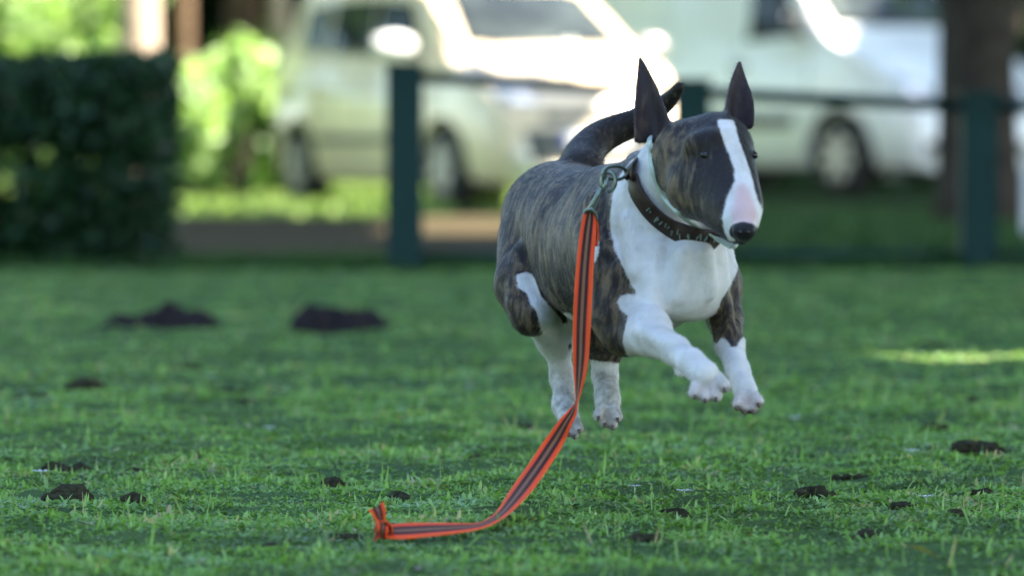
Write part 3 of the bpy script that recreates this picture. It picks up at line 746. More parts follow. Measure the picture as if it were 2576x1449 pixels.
# trunk
chain([(1410, 555, 9.16, 150), (1490, 585, 9.00, 158)], .04, 'rump')
chain([(1490, 600, 8.99, 152), (1620, 615, 8.74, 162)], .022, 'ribs')
chain([(1482, 660, 8.97, 126), (1640, 695, 8.72, 142)], .03, 'ribs')
chain([(1455, 655, 9.06, 112), (1520, 690, 8.95, 135)], .03, 'ribs')
chain([(1530, 500, 8.88, 82), (1610, 490, 8.74, 84)], .04, 'ribs')
chain([(1675, 570, 8.63, 108), (1690, 665, 8.63, 116)], .04, 'chest')
chain([(1738, 640, 8.62, 88), (1745, 715, 8.62, 92)], .03, 'chest')
chain([(1640, 660, 8.60, 78), (1655, 720, 8.585, 66)], .022, 'chest')
chain([(1742, 645, 8.55, 54), (1752, 715, 8.56, 44)], .022, 'chest')
chain([(1655, 715, 8.60, 58), (1715, 735, 8.57, 56)], .04, 'chest')
# neck
chain([(1640, 525, 8.66, 110), (1712, 430, 8.57, 88)], .04, 'neck')
chain([(1610, 500, 8.72, 82), (1690, 400, 8.63, 62)], .04, 'neck')
# head
chain([(1738, 388, 8.52, 90), (1795, 368, 8.50, 84)], .02, 'head')
chain([(1722, 410, 8.52, 80), (1760, 470, 8.47, 74)], .02, 'head')
chain([(1818, 385, 8.49, 72), (1868, 515, 8.375, 46)], .03, 'head')
chain([(1800, 400, 8.46, 74), (1862, 545, 8.345, 44)], .03, 'head')
chain([(1760, 475, 8.46, 68), (1846, 568, 8.355, 38)], .03, 'head')
chain([(1868, 560, 8.33, 38), (1873, 583, 8.312, 26)], .012, 'head')
chain([(1857, 580, 8.305, 15), (1884, 578, 8.305, 15)], .008, 'nose')
chain([(1850, 590, 8.335, 22), (1866, 602, 8.328, 14)], .012, 'head')
chain([(1745, 362, 8.435, 20), (1790, 352, 8.425, 20)], .025, 'head')   # brow
# ears
prims.append(Ear(P(1657, 345, 8.55), P(1609, 148, 8.57), 42 / 1680, (-.30, -1, .0), .9, .012, bulge=.12))
prims.append(Ear(P(1846, 315, 8.53), P(1863, 157, 8.55), 31 / 1680, (.35, -1, .0), .8, .012, bulge=.35))
# tail
def resample(pts, m=5):
    out = []; W = [np.array(p, float) for p in pts]
    for i in range(len(W) - 1):
        p0, p1, p2, p3 = W[max(i - 1, 0)], W[i], W[i + 1], W[min(i + 2, len(W) - 1)]
        for k in range(m):
            t = k / m; out.append(tuple(.5 * ((2 * p1) + (p2 - p0) * t + (2 * p0 - 5 * p1 + 4 * p2 - p3) * t * t + (-p0 + 3 * p1 - 3 * p2 + p3) * t ** 3)))
    return out + [tuple(W[-1])]
chain(resample([(1458, 440, 9.16, 58), (1468, 395, 9.22, 46), (1498, 356, 9.26, 38), (1545, 329, 9.28, 33), (1600, 307, 9.28, 29), (1650, 278, 9.25, 22), (1688, 247, 9.22, 15), (1710, 216, 9.2, 7)]), .008, 'tail')
# left fore leg (image right)
chain([(1770, 590, 8.72, 68), (1804, 715, 8.70, 55), (1824, 800, 8.69, 43)], .022, 'arm_l')
chain([(1824, 805, 8.68, 44), (1835, 865, 8.60, 35), (1856, 930, 8.50, 27), (1876, 985, 8.46, 30)], .012, 'fore_l')
# right fore leg (image left)
chain([(1518, 560, 8.76, 78), (1538, 690, 8.66, 74)], .03, 'arm_r')
chain([(1545, 700, 8.64, 72), (1552, 795, 8.62, 62), (1566, 838, 8.60, 56)], .018, 'arm_r')
chain([(1588, 838, 8.60, 56), (1640, 848, 8.50, 47), (1700, 882, 8.42, 34), (1738, 910, 8.36, 31), (1772, 942, 8.33, 37)], .012, 'fore_r')
chain([(1600, 770, 8.58, 26), (1640, 810, 8.52, 36)], .03, 'fore_r')
# hind legs
chain([(1343, 610, 9.12, 92), (1322, 715, 9.05, 74), (1336, 790, 9.00, 54)], .016, 'thigh_r')
chain([(1345, 790, 9.02, 48), (1398, 856, 9.13, 34), (1415, 950, 9.15, 26), (1421, 1020, 9.12, 27), (1431, 1052, 9.06, 28)], .018, 'shank_r')
chain([(1400, 640, 9.15, 80), (1385, 760, 9.1, 55), (1395, 840, 9.12, 40)], .03, 'thigh_r')
chain([(1500, 690, 9.12, 90), (1515, 820, 9.06, 62), (1524, 880, 9.08, 42)], .03, 'thigh_l')
chain([(1520, 870, 9.08, 36), (1522, 945, 9.08, 30), (1529, 1010, 9.02, 33)], .012, 'shank_l')
# toes: (paw root, tips)
claws = []
def paw(rt, tips, r, part, d, kd):
    for (x, y) in tips:
        mx, my = rt[0] + (x - rt[0]) * .35 + (x - rt[0]) * .25, rt[1] + (y - rt[1]) * .35
        prims.append(Cone((mx, my, d + .012, r * 1.05), (x + (x - rt[0]) * .06, y + 4, d - .002, r * .92), .003, part))
        claws.append((x + (x - rt[0]) * .05, y + r * .8, d - .011, part, rt))
paw((1780, 945), [(1750, 984), (1774, 994), (1800, 990), (1820, 966)], 18, 'paw_r', 8.315, 0)
paw((1878, 990), [(1858, 1014), (1875, 1024), (1893, 1023), (1906, 1006)], 15.5, 'paw_l', 8.43, 0)
paw((1434, 1052), [(1430, 1082), (1444, 1088), (1455, 1074)], 13, 'hpaw_r', 9.02, 0)
paw((1529, 1018), [(1507, 1040), (1522, 1058), (1540, 1063), (1552, 1044)], 14.5, 'hpaw_l', 8.985, 0)
prims.append(Cone((1706, 930, 8.41, 10), (1712, 942, 8.40, 7), .008, 'fore_r'))  # dew claw pad

def smin(a, b, k):
    h = np.clip(.5 + .5 * (b - a) / k, 0, 1); return b * (1 - h) + a * h - k * h * (1 - h)
def sdf(p):
    d = None
    for q in prims:
        e = q.f(p); d = e if d is None else smin(d, e, q.k)
    return d
def surface_nets(h):
    lo = np.min([q.lo for q in prims], 0) - .02; hi = np.max([q.hi for q in prims], 0) + .02
    n = np.ceil((hi - lo) / h).astype(int) + 1
    ax = [lo[i] + h * np.arange(n[i]) for i in range(3)]
    V = np.full(n, .2, np.float32)
    for q in prims:
        m = q.k + .03
        i0 = np.clip(((q.lo - m - lo) / h).astype(int), 0, n - 1); i1 = np.clip(((q.hi + m - lo) / h).astype(int) + 2, 1, n)
        sl_ = tuple(slice(i0[i], i1[i]) for i in range(3))
        g = np.stack(np.meshgrid(ax[0][sl_[0]], ax[1][sl_[1]], ax[2][sl_[2]], indexing='ij'), -1)
        V[sl_] = smin(V[sl_], q.f(g), q.k)
    s = V < 0
    c = s[:-1, :-1, :-1].astype(np.int8)
    cnt = sum(s[i:n[0] - 1 + i, j:n[1] - 1 + j, k:n[2] - 1 + k].astype(np.int8) for i in (0, 1) for j in (0, 1) for k in (0, 1))
    act = (cnt > 0) & (cnt < 8); idx = np.full(act.shape, -1, np.int64); cells = np.argwhere(act); idx[act] = np.arange(len(cells))
    acc = np.zeros((len(cells), 3)); w = np.zeros(len(cells))
    corners = [(i, j, k) for i in (0, 1) for j in (0, 1) for k in (0, 1)]
    for a in corners:
        for b in corners:
            if sum(abs(x - y) for x, y in zip(a, b)) != 1 or a > b: continue
            ca = cells + np.array(a); cb = cells + np.array(b)
            va = V[ca[:, 0], ca[:, 1], ca[:, 2]]; vb = V[cb[:, 0], cb[:, 1], cb[:, 2]]
            x = (va < 0) != (vb < 0); t = np.where(x, va / (va - vb + 1e-12), 0)
            acc[x] += (ca + (cb - ca) * t[:, None])[x]; w[x] += 1
    verts = lo + h * acc / w[:, None]
    quads = []
    for axis in range(3):
        o1, o2 = [(1, 2), (2, 0), (0, 1)][axis]
        sh = [slice(None)] * 3; sa = list(sh); sb = list(sh); sa[axis] = slice(0, -1); sb[axis] = slice(1, None)
        ed = np.argwhere(s[tuple(sa)] != s[tuple(sb)])
        ok = (ed[:, o1] > 0) & (ed[:, o2] > 0) & np.all(ed < np.array(idx.shape) + 0, 1)
        ed = ed[ok]; e1 = np.zeros(3, int); e1[o1] = 1; e2 = np.zeros(3, int); e2[o2] = 1
        q = np.stack([idx[tuple((ed - e1 - e2).T)], idx[tuple((ed - e2).T)], idx[tuple(ed.T)], idx[tuple((ed - e1).T)]], 1)
        flip = ~s[tuple(ed.T)]; q[flip] = q[flip][:, ::-1]
        quads.append(q)
    return verts, np.concatenate(quads)
def hit0(x, y, d0=8.2, d1=9.4):
    d = d0
    for _ in range(250):
        s_ = float(sdf(np.array(P(x, y, d))[None])[0])
        if s_ < .0008: return d
        d += max(.0008, s_ * .8)
        if d > d1: return 8.7
    return d
ridges = []
for (x0, y0, x1, y1, r, pr, part) in ((1655, 630, 1640, 742, 20, .006, 'chest'), (1716, 640, 1706, 745, 20, .006, 'chest'), (1772, 640, 1786, 735, 22, .006, 'chest'),
                                 (1508, 520, 1528, 640, 42, .008, 'arm_r'), (1560, 690, 1548, 790, 30, .006, 'arm_r'), (1590, 560, 1600, 680, 26, .005, 'chest'),
                                 (1318, 640, 1300, 760, 30, .006, 'thigh_r'), (1610, 830, 1690, 868, 20, .004, 'fore_r'), (1826, 760, 1838, 840, 17, .004, 'arm_l')):
    da, db = hit0(x0, y0), hit0(x1, y1); rw = r * 8.6 / F
    ridges.append(Cone((x0, y0, da + rw - pr, r), (x1, y1, db + rw - pr, r * .8), .012, part))
prims += ridges
dv, dq = surface_nets(.0031)
def grad(p, e=.0012):
    g = np.stack([sdf(p + np.eye(3)[i] * e) - sdf(p - np.eye(3)[i] * e) for i in range(3)], 1) / (2 * e)
    return g
for _ in range(2):
    g = grad(dv); n2 = np.maximum((g ** 2).sum(1), .3); dv -= np.clip(sdf(dv) / n2, -.003, .003)[:, None] * g
nrm = grad(dv); nrm /= np.linalg.norm(nrm, axis=1)[:, None] + 1e-9
def hit(x, y, d0=8.15, d1=9.5, default=None):
    d = d0
    for _ in range(300):
        p = np.array(P(x, y, d))[None]; s = float(sdf(p)[0])
        if s < .0006: return d
        d += max(.0006, s * .8)
        if d > d1: return default
    return d
PU, PV = proj(dv); parts_n = [q.part for q in prims]
near = np.argmin(np.stack([q.f(dv) for q in prims], 1), 1)
part_of = np.array(parts_n)[near]
def inpoly(poly, x=PU, y=PV):
    r = np.zeros(len(x), bool); n = len(poly)
    for i in range(n):
        (x0, y0), (x1, y1) = poly[i], poly[(i + 1) % n]
        c = ((y0 > y) != (y1 > y)) & (x < (x1 - x0) * (y - y0) / (y1 - y0 + 1e-9) + x0); r ^= c
    return r
def isp(*names): return np.isin(part_of, names)
Y = dv[:, 1]
facing = (nrm * (np.array([0, 0, CAMH]) - dv)).sum(1) > 0
D_all = np.stack([q.f(dv) for q in prims], 1); toe_shade = np.zeros(len(dv))
for pn_ in ('paw_r', 'paw_l', 'hpaw_r', 'hpaw_l'):
    ix = [i for i, q in enumerate(prims) if q.part == pn_]; sd_ = np.sort(D_all[:, ix], 1); sel = part_of == pn_
    toe_shade[sel] = np.exp(-((sd_[:, 1] - sd_[:, 0]) / .0011) ** 2)[sel] * (PV[sel] > {'paw_r': 968, 'paw_l': 1000, 'hpaw_r': 1062, 'hpaw_l': 1034}[pn_])
white = np.zeros(len(dv)); pink = np.zeros(len(dv)); black = np.zeros(len(dv)); pad_shade = np.zeros(len(dv))
chest_poly = [(1592, 400), (1560, 440), (1541, 490), (1534, 560), (1544, 625), (1572, 680), (1588, 715), (1606, 742), (1575, 738), (1553, 752), (1560, 775),
              (1580, 790), (1572, 830), (1568, 870), (1590, 900), (1640, 915), (1700, 850), (1780, 860), (1800, 880), (1785, 830), (1800, 790), (1818, 748), (1840, 715), (1856, 680),
              (1850, 600), (1900, 560), (1850, 460), (1700, 330), (1640, 330), (1600, 400)]
trunk = isp('chest', 'neck', 'ribs', 'arm_r', 'arm_l')
white[trunk & inpoly(chest_poly) & (Y < 8.86)] = 1
white[isp('chest', 'neck') & ~facing] = 1
white[isp('arm_r', 'fore_r') & inpoly([(1553, 752), (1575, 738), (1606, 742), (1660, 760), (1700, 850), (1640, 915), (1580, 900), (1566, 860), (1572, 830), (1580, 795), (1560, 778)])] = 1
white[isp('fore_r', 'paw_r') & (PU > 1600)] = 1
white[isp('paw_l')] = 1
white[isp('fore_l', 'arm_l') & (PV > 862 + 14 * np.sin(PU * .12))] = 1
white[isp('arm_l', 'fore_l') & inpoly([(1750, 760), (1785, 800), (1796, 860), (1815, 875), (1790, 900), (1740, 880)])] = 1
white[isp('shank_r', 'shank_l', 'hpaw_r', 'hpaw_l') & (PV > 815)] = 1
white[isp('thigh_r', 'rump', 'shank_r') & inpoly([(1297, 690), (1330, 684), (1346, 700), (1360, 745), (1410, 800), (1430, 850), (1430, 930), (1380, 880), (1364, 838), (1357, 812), (1350, 785), (1336, 768), (1326, 738), (1303, 724)])] = 1
white[isp('thigh_l', 'ribs', 'rump', 'thigh_r') & inpoly([(1396, 785), (1440, 788), (1455, 860), (1440, 870), (1415, 825)])] = 1
white[inpoly([(1488, 600), (1508, 604), (1506, 640), (1497, 664), (1488, 655)]) & (Y < 8.95)] = 1
headp = isp('head', 'nose')
blaze = [(1803, 300), (1846, 302), (1858, 350), (1878, 405), (1894, 455), (1906, 505), (1925, 540), (1925, 590), (1900, 610), (1872, 600), (1838, 610), (1822, 585), (1817, 545), (1828, 500), (1846, 462), (1848, 430), (1832, 385), (1816, 345)]
white[headp] = 0; white[headp & facing & inpoly(blaze)] = 1
pink[headp & facing & inpoly([(1862, 455), (1880, 470), (1896, 510), (1908, 552), (1890, 570), (1862, 566), (1843, 566), (1840, 540), (1850, 490)])] = 1
pink[isp('paw_r') & (PV > 960)] = .35; pink[isp('paw_l') & (PV > 990)] = .4; pink[isp('hpaw_r', 'hpaw_l') & (PV > 1040)] = .25
ex = ((PU - 1871) / 37) ** 2 + ((PV - 583) / 24) ** 2
black[headp & (ex < 1) & (Y < 8.40)] = 1
black[headp & facing & inpoly([(1845, 590), (1885, 600), (1880, 612), (1850, 612)])] = .7
earm = isp('ear').astype(float)
pad_shade = np.maximum(pad_shade, toe_shade * .75)  # crease shade between the toes, painted in pad brown
pad_shade[isp('paw_l') & (nrm[:, 2] < -.25) & (PV > 1012)] = 1; pad_shade[isp('paw_r', 'hpaw_l', 'hpaw_r') & (nrm[:, 2] < -.72)] = .8
# smooth masks over neighbours
edges = np.concatenate([dq[:, [0, 1]], dq[:, [1, 2]], dq[:, [2, 3]], dq[:, [3, 0]]])
def smooth(a, it=3):
    for _ in range(it):
        s = a.copy(); c = np.ones(len(a)); np.add.at(s, edges[:, 0], a[edges[:, 1]]); np.add.at(s, edges[:, 1], a[edges[:, 0]])
        np.add.at(c, edges[:, 0], 1); np.add.at(c, edges[:, 1], 1); a = s / c
    return a
dirt = np.zeros(len(dv)); dirt[isp('shank_r', 'shank_l', 'hpaw_r', 'hpaw_l') & (PV > 930)] = .8; dirt[isp('paw_r', 'paw_l')] = .45
masks = {'dirt': smooth(dirt, 12), 'white': smooth(white, 3), 'pink': smooth(pink, 5), 'black': smooth(black, 1), 'pad_toe_shade': smooth(pad_shade, 2), 'dark': smooth(isp('tail').astype(float) * .7 + isp('ear') * .5 + isp('head') * np.clip((PU - 1715) / 70, -.55, 1.25), 6), 'ear': smooth(earm, 2)}

def fur_mat():
    m, nt, b = new_mat('brindle_fur'); v = obj_vec(nt)
    def A(n): a = N(nt, 'ShaderNodeAttribute', attribute_name=n); return a.outputs['Fac']
    wob = noise_tex(nt, 9, 3, .6, v)
    mp = N(nt, 'ShaderNodeMapping'); mp.inputs['Scale'].default_value = (100, 70, 24); mp.inputs['Rotation'].default_value = (0, rad(-8), 0)
    add = N(nt, 'ShaderNodeVectorMath', operation='ADD'); sc = N(nt, 'ShaderNodeVectorMath', operation='SCALE'); sc.inputs['Scale'].default_value = .07
    nv = N(nt, 'ShaderNodeTexNoise'); nv.inputs['Scale'].default_value = 7; L(nt, v, nv.inputs['Vector'])
    L(nt, nv.outputs[1], sc.inputs[0]); L(nt, v, add.inputs[0]); L(nt, sc.outputs[0], add.inputs[1]); L(nt, add.outputs[0], mp.inputs['Vector'])
    st = noise_tex(nt, 1.0, 3, .6, mp.outputs[0])
    fine = noise_tex(nt, 420, 3, .7, v)
    big = noise_tex(nt, 14, 3, .6, v)
    val = mathn(nt, 'ADD', st, mathn(nt, 'ADD', mathn(nt, 'MULTIPLY', mathn(nt, 'SUBTRACT', big, .5), .45), mathn(nt, 'MULTIPLY', mathn(nt, 'SUBTRACT', fine, .5), .25)))
    val = mathn(nt, 'SUBTRACT', val, mathn(nt, 'MULTIPLY', A('dark'), .22))
    brin = ramp(nt, val, [(.36, (.017, .013, .012)), (.46, (.036, .028, .023)), (.55, (.088, .063, .040)), (.70, (.165, .118, .068))])
    wm = mathn(nt, 'ADD', A('white'), mathn(nt, 'MULTIPLY', mathn(nt, 'SUBTRACT', noise_tex(nt, 210, 3, .7, v), .5), .7))
    wm = ramp(nt, wm, [(.30, (0, 0, 0)), (.70, (1, 1, 1))])
    wcol = ramp(nt, noise_tex(nt, 30, 4, .6, v), [(.3, (.56, .54, .51)), (.7, (.72, .70, .69))])
    col = mixc(nt, wm, brin, wcol)
    col = mixc(nt, mathn(nt, 'MULTIPLY', A('pink'), wm), col, (.62, .44, .43))
    col = mixc(nt, mathn(nt, 'MULTIPLY', A('ear'), .6), col, (.055, .038, .042))
    col = mixc(nt, A('pad_toe_shade'), col, (.13, .06, .035))
    col = mixc(nt, mathn(nt, 'MULTIPLY', A('dirt'), ramp(nt, noise_tex(nt, 55, 4, .7, v), [(.38, (.15, .15, .15)), (.66, (1, 1, 1))])), col, (.22, .20, .14))
    bk = ramp(nt, A('black'), [(.35, (0, 0, 0)), (.6, (1, 1, 1))])
    col = mixc(nt, bk, col, (.012, .011, .013))
    L(nt, col, b.inputs['Base Color']); b.inputs['Roughness'].default_value = .5
    b.inputs['Specular IOR Level'].default_value = .20
    b.inputs['Sheen Weight'].default_value = .08; b.inputs['Sheen Roughness'].default_value = .4
    mus = N(nt, 'ShaderNodeMapping'); mus.inputs['Scale'].default_value = (26, 26, 9); L(nt, v, mus.inputs['Vector']); mn = noise_tex(nt, 1, 2, .5, mus.outputs[0], .4)
    bump(nt, b, mathn(nt, 'ADD', mathn(nt, 'MULTIPLY', fine, .12), mathn(nt, 'ADD', mathn(nt, 'MULTIPLY', st, .06), mn)), .6, .009)
    return m
M['fur'] = fur_mat()
dog = empty('dog', (P(1600, 900, 8.8).x, 8.8, 0))
tag(dog, 'brindle and white bull terrier leaping over the lawn towards the camera', 'dog')
DL = np.array(dog.location)
def add_attrs(me, d):
    for k, a in d.items():
        at = me.attributes.new(k, 'FLOAT', 'POINT'); at.data.foreach_set('value', np.ascontiguousarray(a, dtype=np.float32))
me = np_mesh('body', dv - DL, dq); add_attrs(me, masks)
body = link('body', me, M['fur'], dog, True)
# short coat
def coat(n, length, sel=None):
    fi = rng.integers(0, len(dq), n); w = rng.random((n, 4)); w /= w.sum(1)[:, None]
    p = (dv[dq[fi]] * w[..., None]).sum(1); nn = nrm[dq[fi, 0]]; ok = np.ones(n, bool)
    at = {k: a[dq[fi, 0]] for k, a in masks.items()}; ok &= at['black'] < .2; ok &= at['pad_toe_shade'] < .3
    hd = np.isin(part_of[dq[fi, 0]], ['head'])
    p, nn = p[ok], nn[ok]; at = {k: a[ok] for k, a in at.items()}; hd = hd[ok]
    flow = np.tile(np.array([-.35, .55, -.75]), (len(p), 1)); flow[hd] = (-.5, .8, .45)
    tl = part_of[dq[fi, 0]][ok] == 'tail'; flow[tl] = (.8, 0, .5)
    flow += rng.normal(size=flow.shape) * .22
    t = flow - nn * (flow * nn).sum(1)[:, None]; t /= np.linalg.norm(t, axis=1)[:, None] + 1e-9
    lift = np.where(tl, .55, .26) + .12 * rng.random(len(p))
    ln = length * (.6 + .7 * rng.random(len(p))) * np.where(hd, .7, 1) * np.where(tl, 1.5, 1)
    dr = t + nn * lift[:, None]; dr /= np.linalg.norm(dr, axis=1)[:, None]
    wd = np.cross(dr, nn); wd /= np.linalg.norm(wd, axis=1)[:, None] + 1e-9
    v = np.stack([p - wd * .00035 - nn * .0006, p + wd * .00035 - nn * .0006, p + dr * ln[:, None]], 1).reshape(-1, 3)
    me = np_mesh('coat', v - DL, np.arange(len(v)).reshape(-1, 3)); add_attrs(me, {k: np.repeat(a, 3) for k, a in at.items()})
    o = link('coat', me, M['fur'], dog); o['kind'] = 'stuff'; return o
coat(110000, .0065)
# eyes
M['eye'] = simple('eye', (.006, .005, .006), .22, var=.1, coat=0)
for (x, y, r) in ((1776, 392, .0078), (1892, 389, .0075)):
    d = hit(x, y, default=8.45); c = Vector(P(x, y, d + .0052))
    bm = bmesh.new(); bmesh.ops.create_uvsphere(bm, u_segments=20, v_segments=14, radius=r)
    bmesh.ops.scale(bm, vec=(1.25, 1, .85), verts=bm.verts)
    bmesh.ops.rotate(bm, verts=bm.verts, matrix=Matrix.Rotation(rad(25), 3, 'Y'))
    obj_bm('eye', bm, M['eye'], dog, True, c - dog.location)
# claws
M['claw'] = simple('claw', (.10, .07, .06), .35, var=.3)
for (x, y, d, part, rt) in claws:
    a = P(x, y - 4, d); b = P(x + (x - rt[0]) * .10, y + 7, d - .004)
    bm = bmesh.new(); tube(bm, [a, a.lerp(b, .5), b], [.0030, .0026, .0008], 8)
    bmesh.ops.translate(bm, vec=-dog.location, verts=bm.verts); obj_bm('claw', bm, M['claw'], dog, True)
# nostrils
for x in (1862, 1882):
    d = hit(x, 584, default=8.3); bm = bmesh.new(); bmesh.ops.create_uvsphere(bm, u_segments=10, v_segments=8, radius=.0032)
    bmesh.ops.scale(bm, vec=(.8, .6, 1.2), verts=bm.verts); obj_bm('nostril', bm, M['eye'], dog, True, P(x, 584, d + .0005) - dog.location)

# collar: a wide band lying on the neck
def collar():
    arc = [(1588, 425), (1592, 450), (1602, 482), (1622, 515), (1652, 548), (1692, 576), (1735, 595), (1775, 604), (1803, 603)]
    ds = [hit(x, y, default=8.6) for x, y in arc]
    ds = [min(max(d, 8.47), 8.72) for d in ds]
    for _ in range(2): ds = [(ds[max(i - 1, 0)] + 2 * ds[i] + ds[min(i + 1, len(ds) - 1)]) / 4 for i in range(len(ds))]
    raw = [hit(x, y, default=8.6) for x, y in arc]
    w = [P(x, y, min(d, max(r_, 8.45)) - .005) for (x, y), d, r_ in zip(arc, ds, raw)]
    w += [P(1822, 575, 8.57), P(1815, 510, 8.66), P(1750, 420, 8.73), P(1670, 372, 8.78), P(1608, 388, 8.76)]
    fine = []; n_ = len(w); S = 8
    for i in range(n_):
        p0, p1, p2, p3 = w[i - 1], w[i], w[(i + 1) % n_], w[(i + 2) % n_]
        for k in range(S):
            t = k / S; fine.append(.5 * ((2 * p1) + (p2 - p0) * t + (2 * p0 - 5 * p1 + 4 * p2 - p3) * t * t + (-p0 + 3 * p1 - 3 * p2 + p3) * t ** 3))
    axis = (P(1738, 466, 8.48) - P(1662, 540, 8.60)).normalized(); cen = P(1705, 490, 8.60)
    outs = []
    for i, p in enumerate(fine):
        t = (fine[(i + 1) % len(fine)] - fine[i - 1]).normalized(); o_ = p - cen; o_ = o_ - axis * o_.dot(axis)
        g = grad(np.array(p)[None])[0]; g = Vector(g).normalized() if np.linalg.norm(g) > .2 else o_.normalized()
        o_ = (o_.normalized() * .55 + g * .45); o_ = (o_ - t * o_.dot(t)).normalized(); outs.append(o_)
    for _ in range(6): outs = [(outs[i - 1] + outs[i] * 2 + outs[(i + 1) % len(outs)]).normalized() for i in range(len(outs))]
    bm = bmesh.new(); rows = []; frames = []; hw = .0165
    for i, p in enumerate(fine):
        t = (fine[(i + 1) % len(fine)] - fine[i - 1]).normalized(); out = outs[i]; sd = t.cross(out).normalized(); frames.append((p, t, sd, out))
        sec = [(-1, 0), (-1, .0022), (-.85, .0034), (0, .0038), (.85, .0034), (1, .0022), (1, 0), (0, -.001)]
        rows.append([bm.verts.new(p + sd * (a_ * hw) + out * b_ - dog.location) for a_, b_ in sec])
    for i in range(len(rows)):
        A_, B_ = rows[i], rows[(i + 1) % len(rows)]
        for j in range(8): bm.faces.new((A_[j], A_[(j + 1) % 8], B_[(j + 1) % 8], B_[j]))
    m, nt, b = new_mat('collar_leather')
    L(nt, ramp(nt, noise_tex(nt, 60, 3, .6, obj_vec(nt)), [(.3, (.016, .010, .008)), (.7, (.045, .026, .018))]), b.inputs['Base Color'])
    b.inputs['Roughness'].default_value = .5; b.inputs['Specular IOR Level'].default_value = .25
    o = obj_bm('collar', bm, m, dog, True); o['label'] = 'wide dark leather collar with worn pale green markings'
    M['mark'] = simple('collar_marking', (.13, .19, .165), .6, var=.5, scale=300)
    for q_, i in enumerate(range(3 * S + 4, 8 * S - 2, 4)):
        p, t, sd, out = frames[i]; bmk = bmesh.new(); o_ = p + out * .0042 - dog.location
        for k_ in range(2 + q_ % 2):
            u0, v0 = random.uniform(-.8, .8), random.uniform(-.9, .1); u1, v1 = u0 + random.uniform(-.5, .5), v0 + random.uniform(.4, 1.0)
            tube(bmk, [o_ + t * u0 * .0055 + sd * v0 * .010, o_ + t * u1 * .0055 + sd * v1 * .010], [random.uniform(.0010, .0018), random.uniform(.0008, .0014)], 6)
        obj_bm('marking', bmk, M['mark'], o)
collar()
# slim pale collar under the jaw
def slim():
    arc = [(1634, 352), (1636, 390), (1641, 430), (1654, 470), (1676, 506), (1706, 535), (1742, 563), (1780, 588), (1815, 607), (1845, 622)]
    pts = []
    for (x, y) in arc:
        d = hit(x, y, default=None); pts.append([x, y, d])
    ds = [p[2] for p in pts if p[2]]
    for i, p in enumerate(pts):
        if p[2] is None: p[2] = 8.42 if i > 5 else 8.6
    dd = [p[2] for p in pts]
    for _ in range(3): dd = [(dd[max(i - 1, 0)] + dd[i] + dd[min(i + 1, len(dd) - 1)]) / 3 for i in range(len(dd))]
    w = [P(x, y, min(d, p[2] if p[2] else d) - .006) for (x, y), d, p in zip(arc, dd, pts)]
    w += [P(1852, 606, 8.50), P(1835, 540, 8.60), P(1780, 440, 8.68), P(1700, 360, 8.72), P(1648, 330, 8.68)]
    cu = bpy.data.curves.new('slim_collar', 'CURVE'); cu.dimensions = '3D'; sp = cu.splines.new('POLY'); sp.points.add(len(w) - 1)
    bm = bmesh.new(); n_ = len(w); fine = []
    for i in range(n_):
        p0, p1, p2, p3 = w[i - 1], w[i], w[(i + 1) % n_], w[(i + 2) % n_]
        for k in range(5):
            t = k / 5; fine.append(.5 * ((2 * p1) + (p2 - p0) * t + (2 * p0 - 5 * p1 + 4 * p2 - p3) * t * t + (-p0 + 3 * p1 - 3 * p2 + p3) * t ** 3))
    bpy.data.curves.remove(cu)
    cen = sum(fine, Vector()) / len(fine); rings = []
    nn_ = (P(1735, 452, 8.47) - P(1660, 555, 8.60)).normalized()
    for i, p in enumerate(fine):
        t = (fine[(i + 1) % len(fine)] - fine[i - 1]).normalized(); out = (p - cen); out = (out - t * out.dot(t)).normalized()
        sd = t.cross(out).normalized()
        # flat band: wide across the neck axis, thin outwards
        rings.append([bm.verts.new(p + sd * (.0048 * math.cos(a)) + out * (.0022 * math.sin(a)) - dog.location) for a in [2 * math.pi * k / 10 for k in range(10)]])
    for a, b in zip(rings, rings[1:] + rings[:1]):
        for k in range(10): bm.faces.new((a[k], a[(k + 1) % 10], b[(k + 1) % 10], b[k]))
    M['slim'] = simple('pale_webbing', (.42, .50, .44), .6, var=.15, scale=120)
    o = obj_bm('collar', bm, M['slim'], dog, True); o['label'] = 'slim pale grey green collar close under the jaw'
slim()

# ---------------------------------------------------------------- leash
M['steel'] = simple('steel', (.20, .24, .20), .35, .7, var=.2, scale=80)
def strap_mat():
    m, nt, b = new_mat('striped_webbing')
    a = N(nt, 'ShaderNodeAttribute', attribute_name='across')
    weave = noise_tex(nt, 700, 2, .6, obj_vec(nt))
    cr = ramp(nt, a.outputs['Fac'], [(0, (.95, .11, .015)), (.20, (.90, .065, .012)), (.27, (.04, .004, .006)), (.40, (.022, .004, .006)), (.44, (.24, .11, .06)), (.56, (.24, .11, .06)), (.60, (.022, .004, .006)), (.73, (.04, .004, .006)), (.80, (.90, .065, .012)), (1, (.95, .11, .015))])
    L(nt, mixc(nt, mathn(nt, 'MULTIPLY', weave, .35), cr, mixc(nt, 1.0, cr, (.6, .6, .6), 'MULTIPLY')), b.inputs['Base Color'])
    b.inputs['Roughness'].default_value = .7; b.inputs['Specular IOR Level'].default_value = .15
    wear = noise_tex(nt, 40, 4, .7, obj_vec(nt)); src = b.inputs['Base Color'].links[0].from_socket; L(nt, mixc(nt, mathn(nt, 'MULTIPLY', wear, .35), src, (.16, .09, .06)), b.inputs['Base Color'])
    bump(nt, b, weave, .3, .0006); return m
M['strap'] = strap_mat()
leash = empty('leash', (P(1250, 1300, 8.6).x, 8.6, 0))
tag(leash, 'orange striped webbing leash trailing from the dog to the grass, knotted at its end', 'leash')
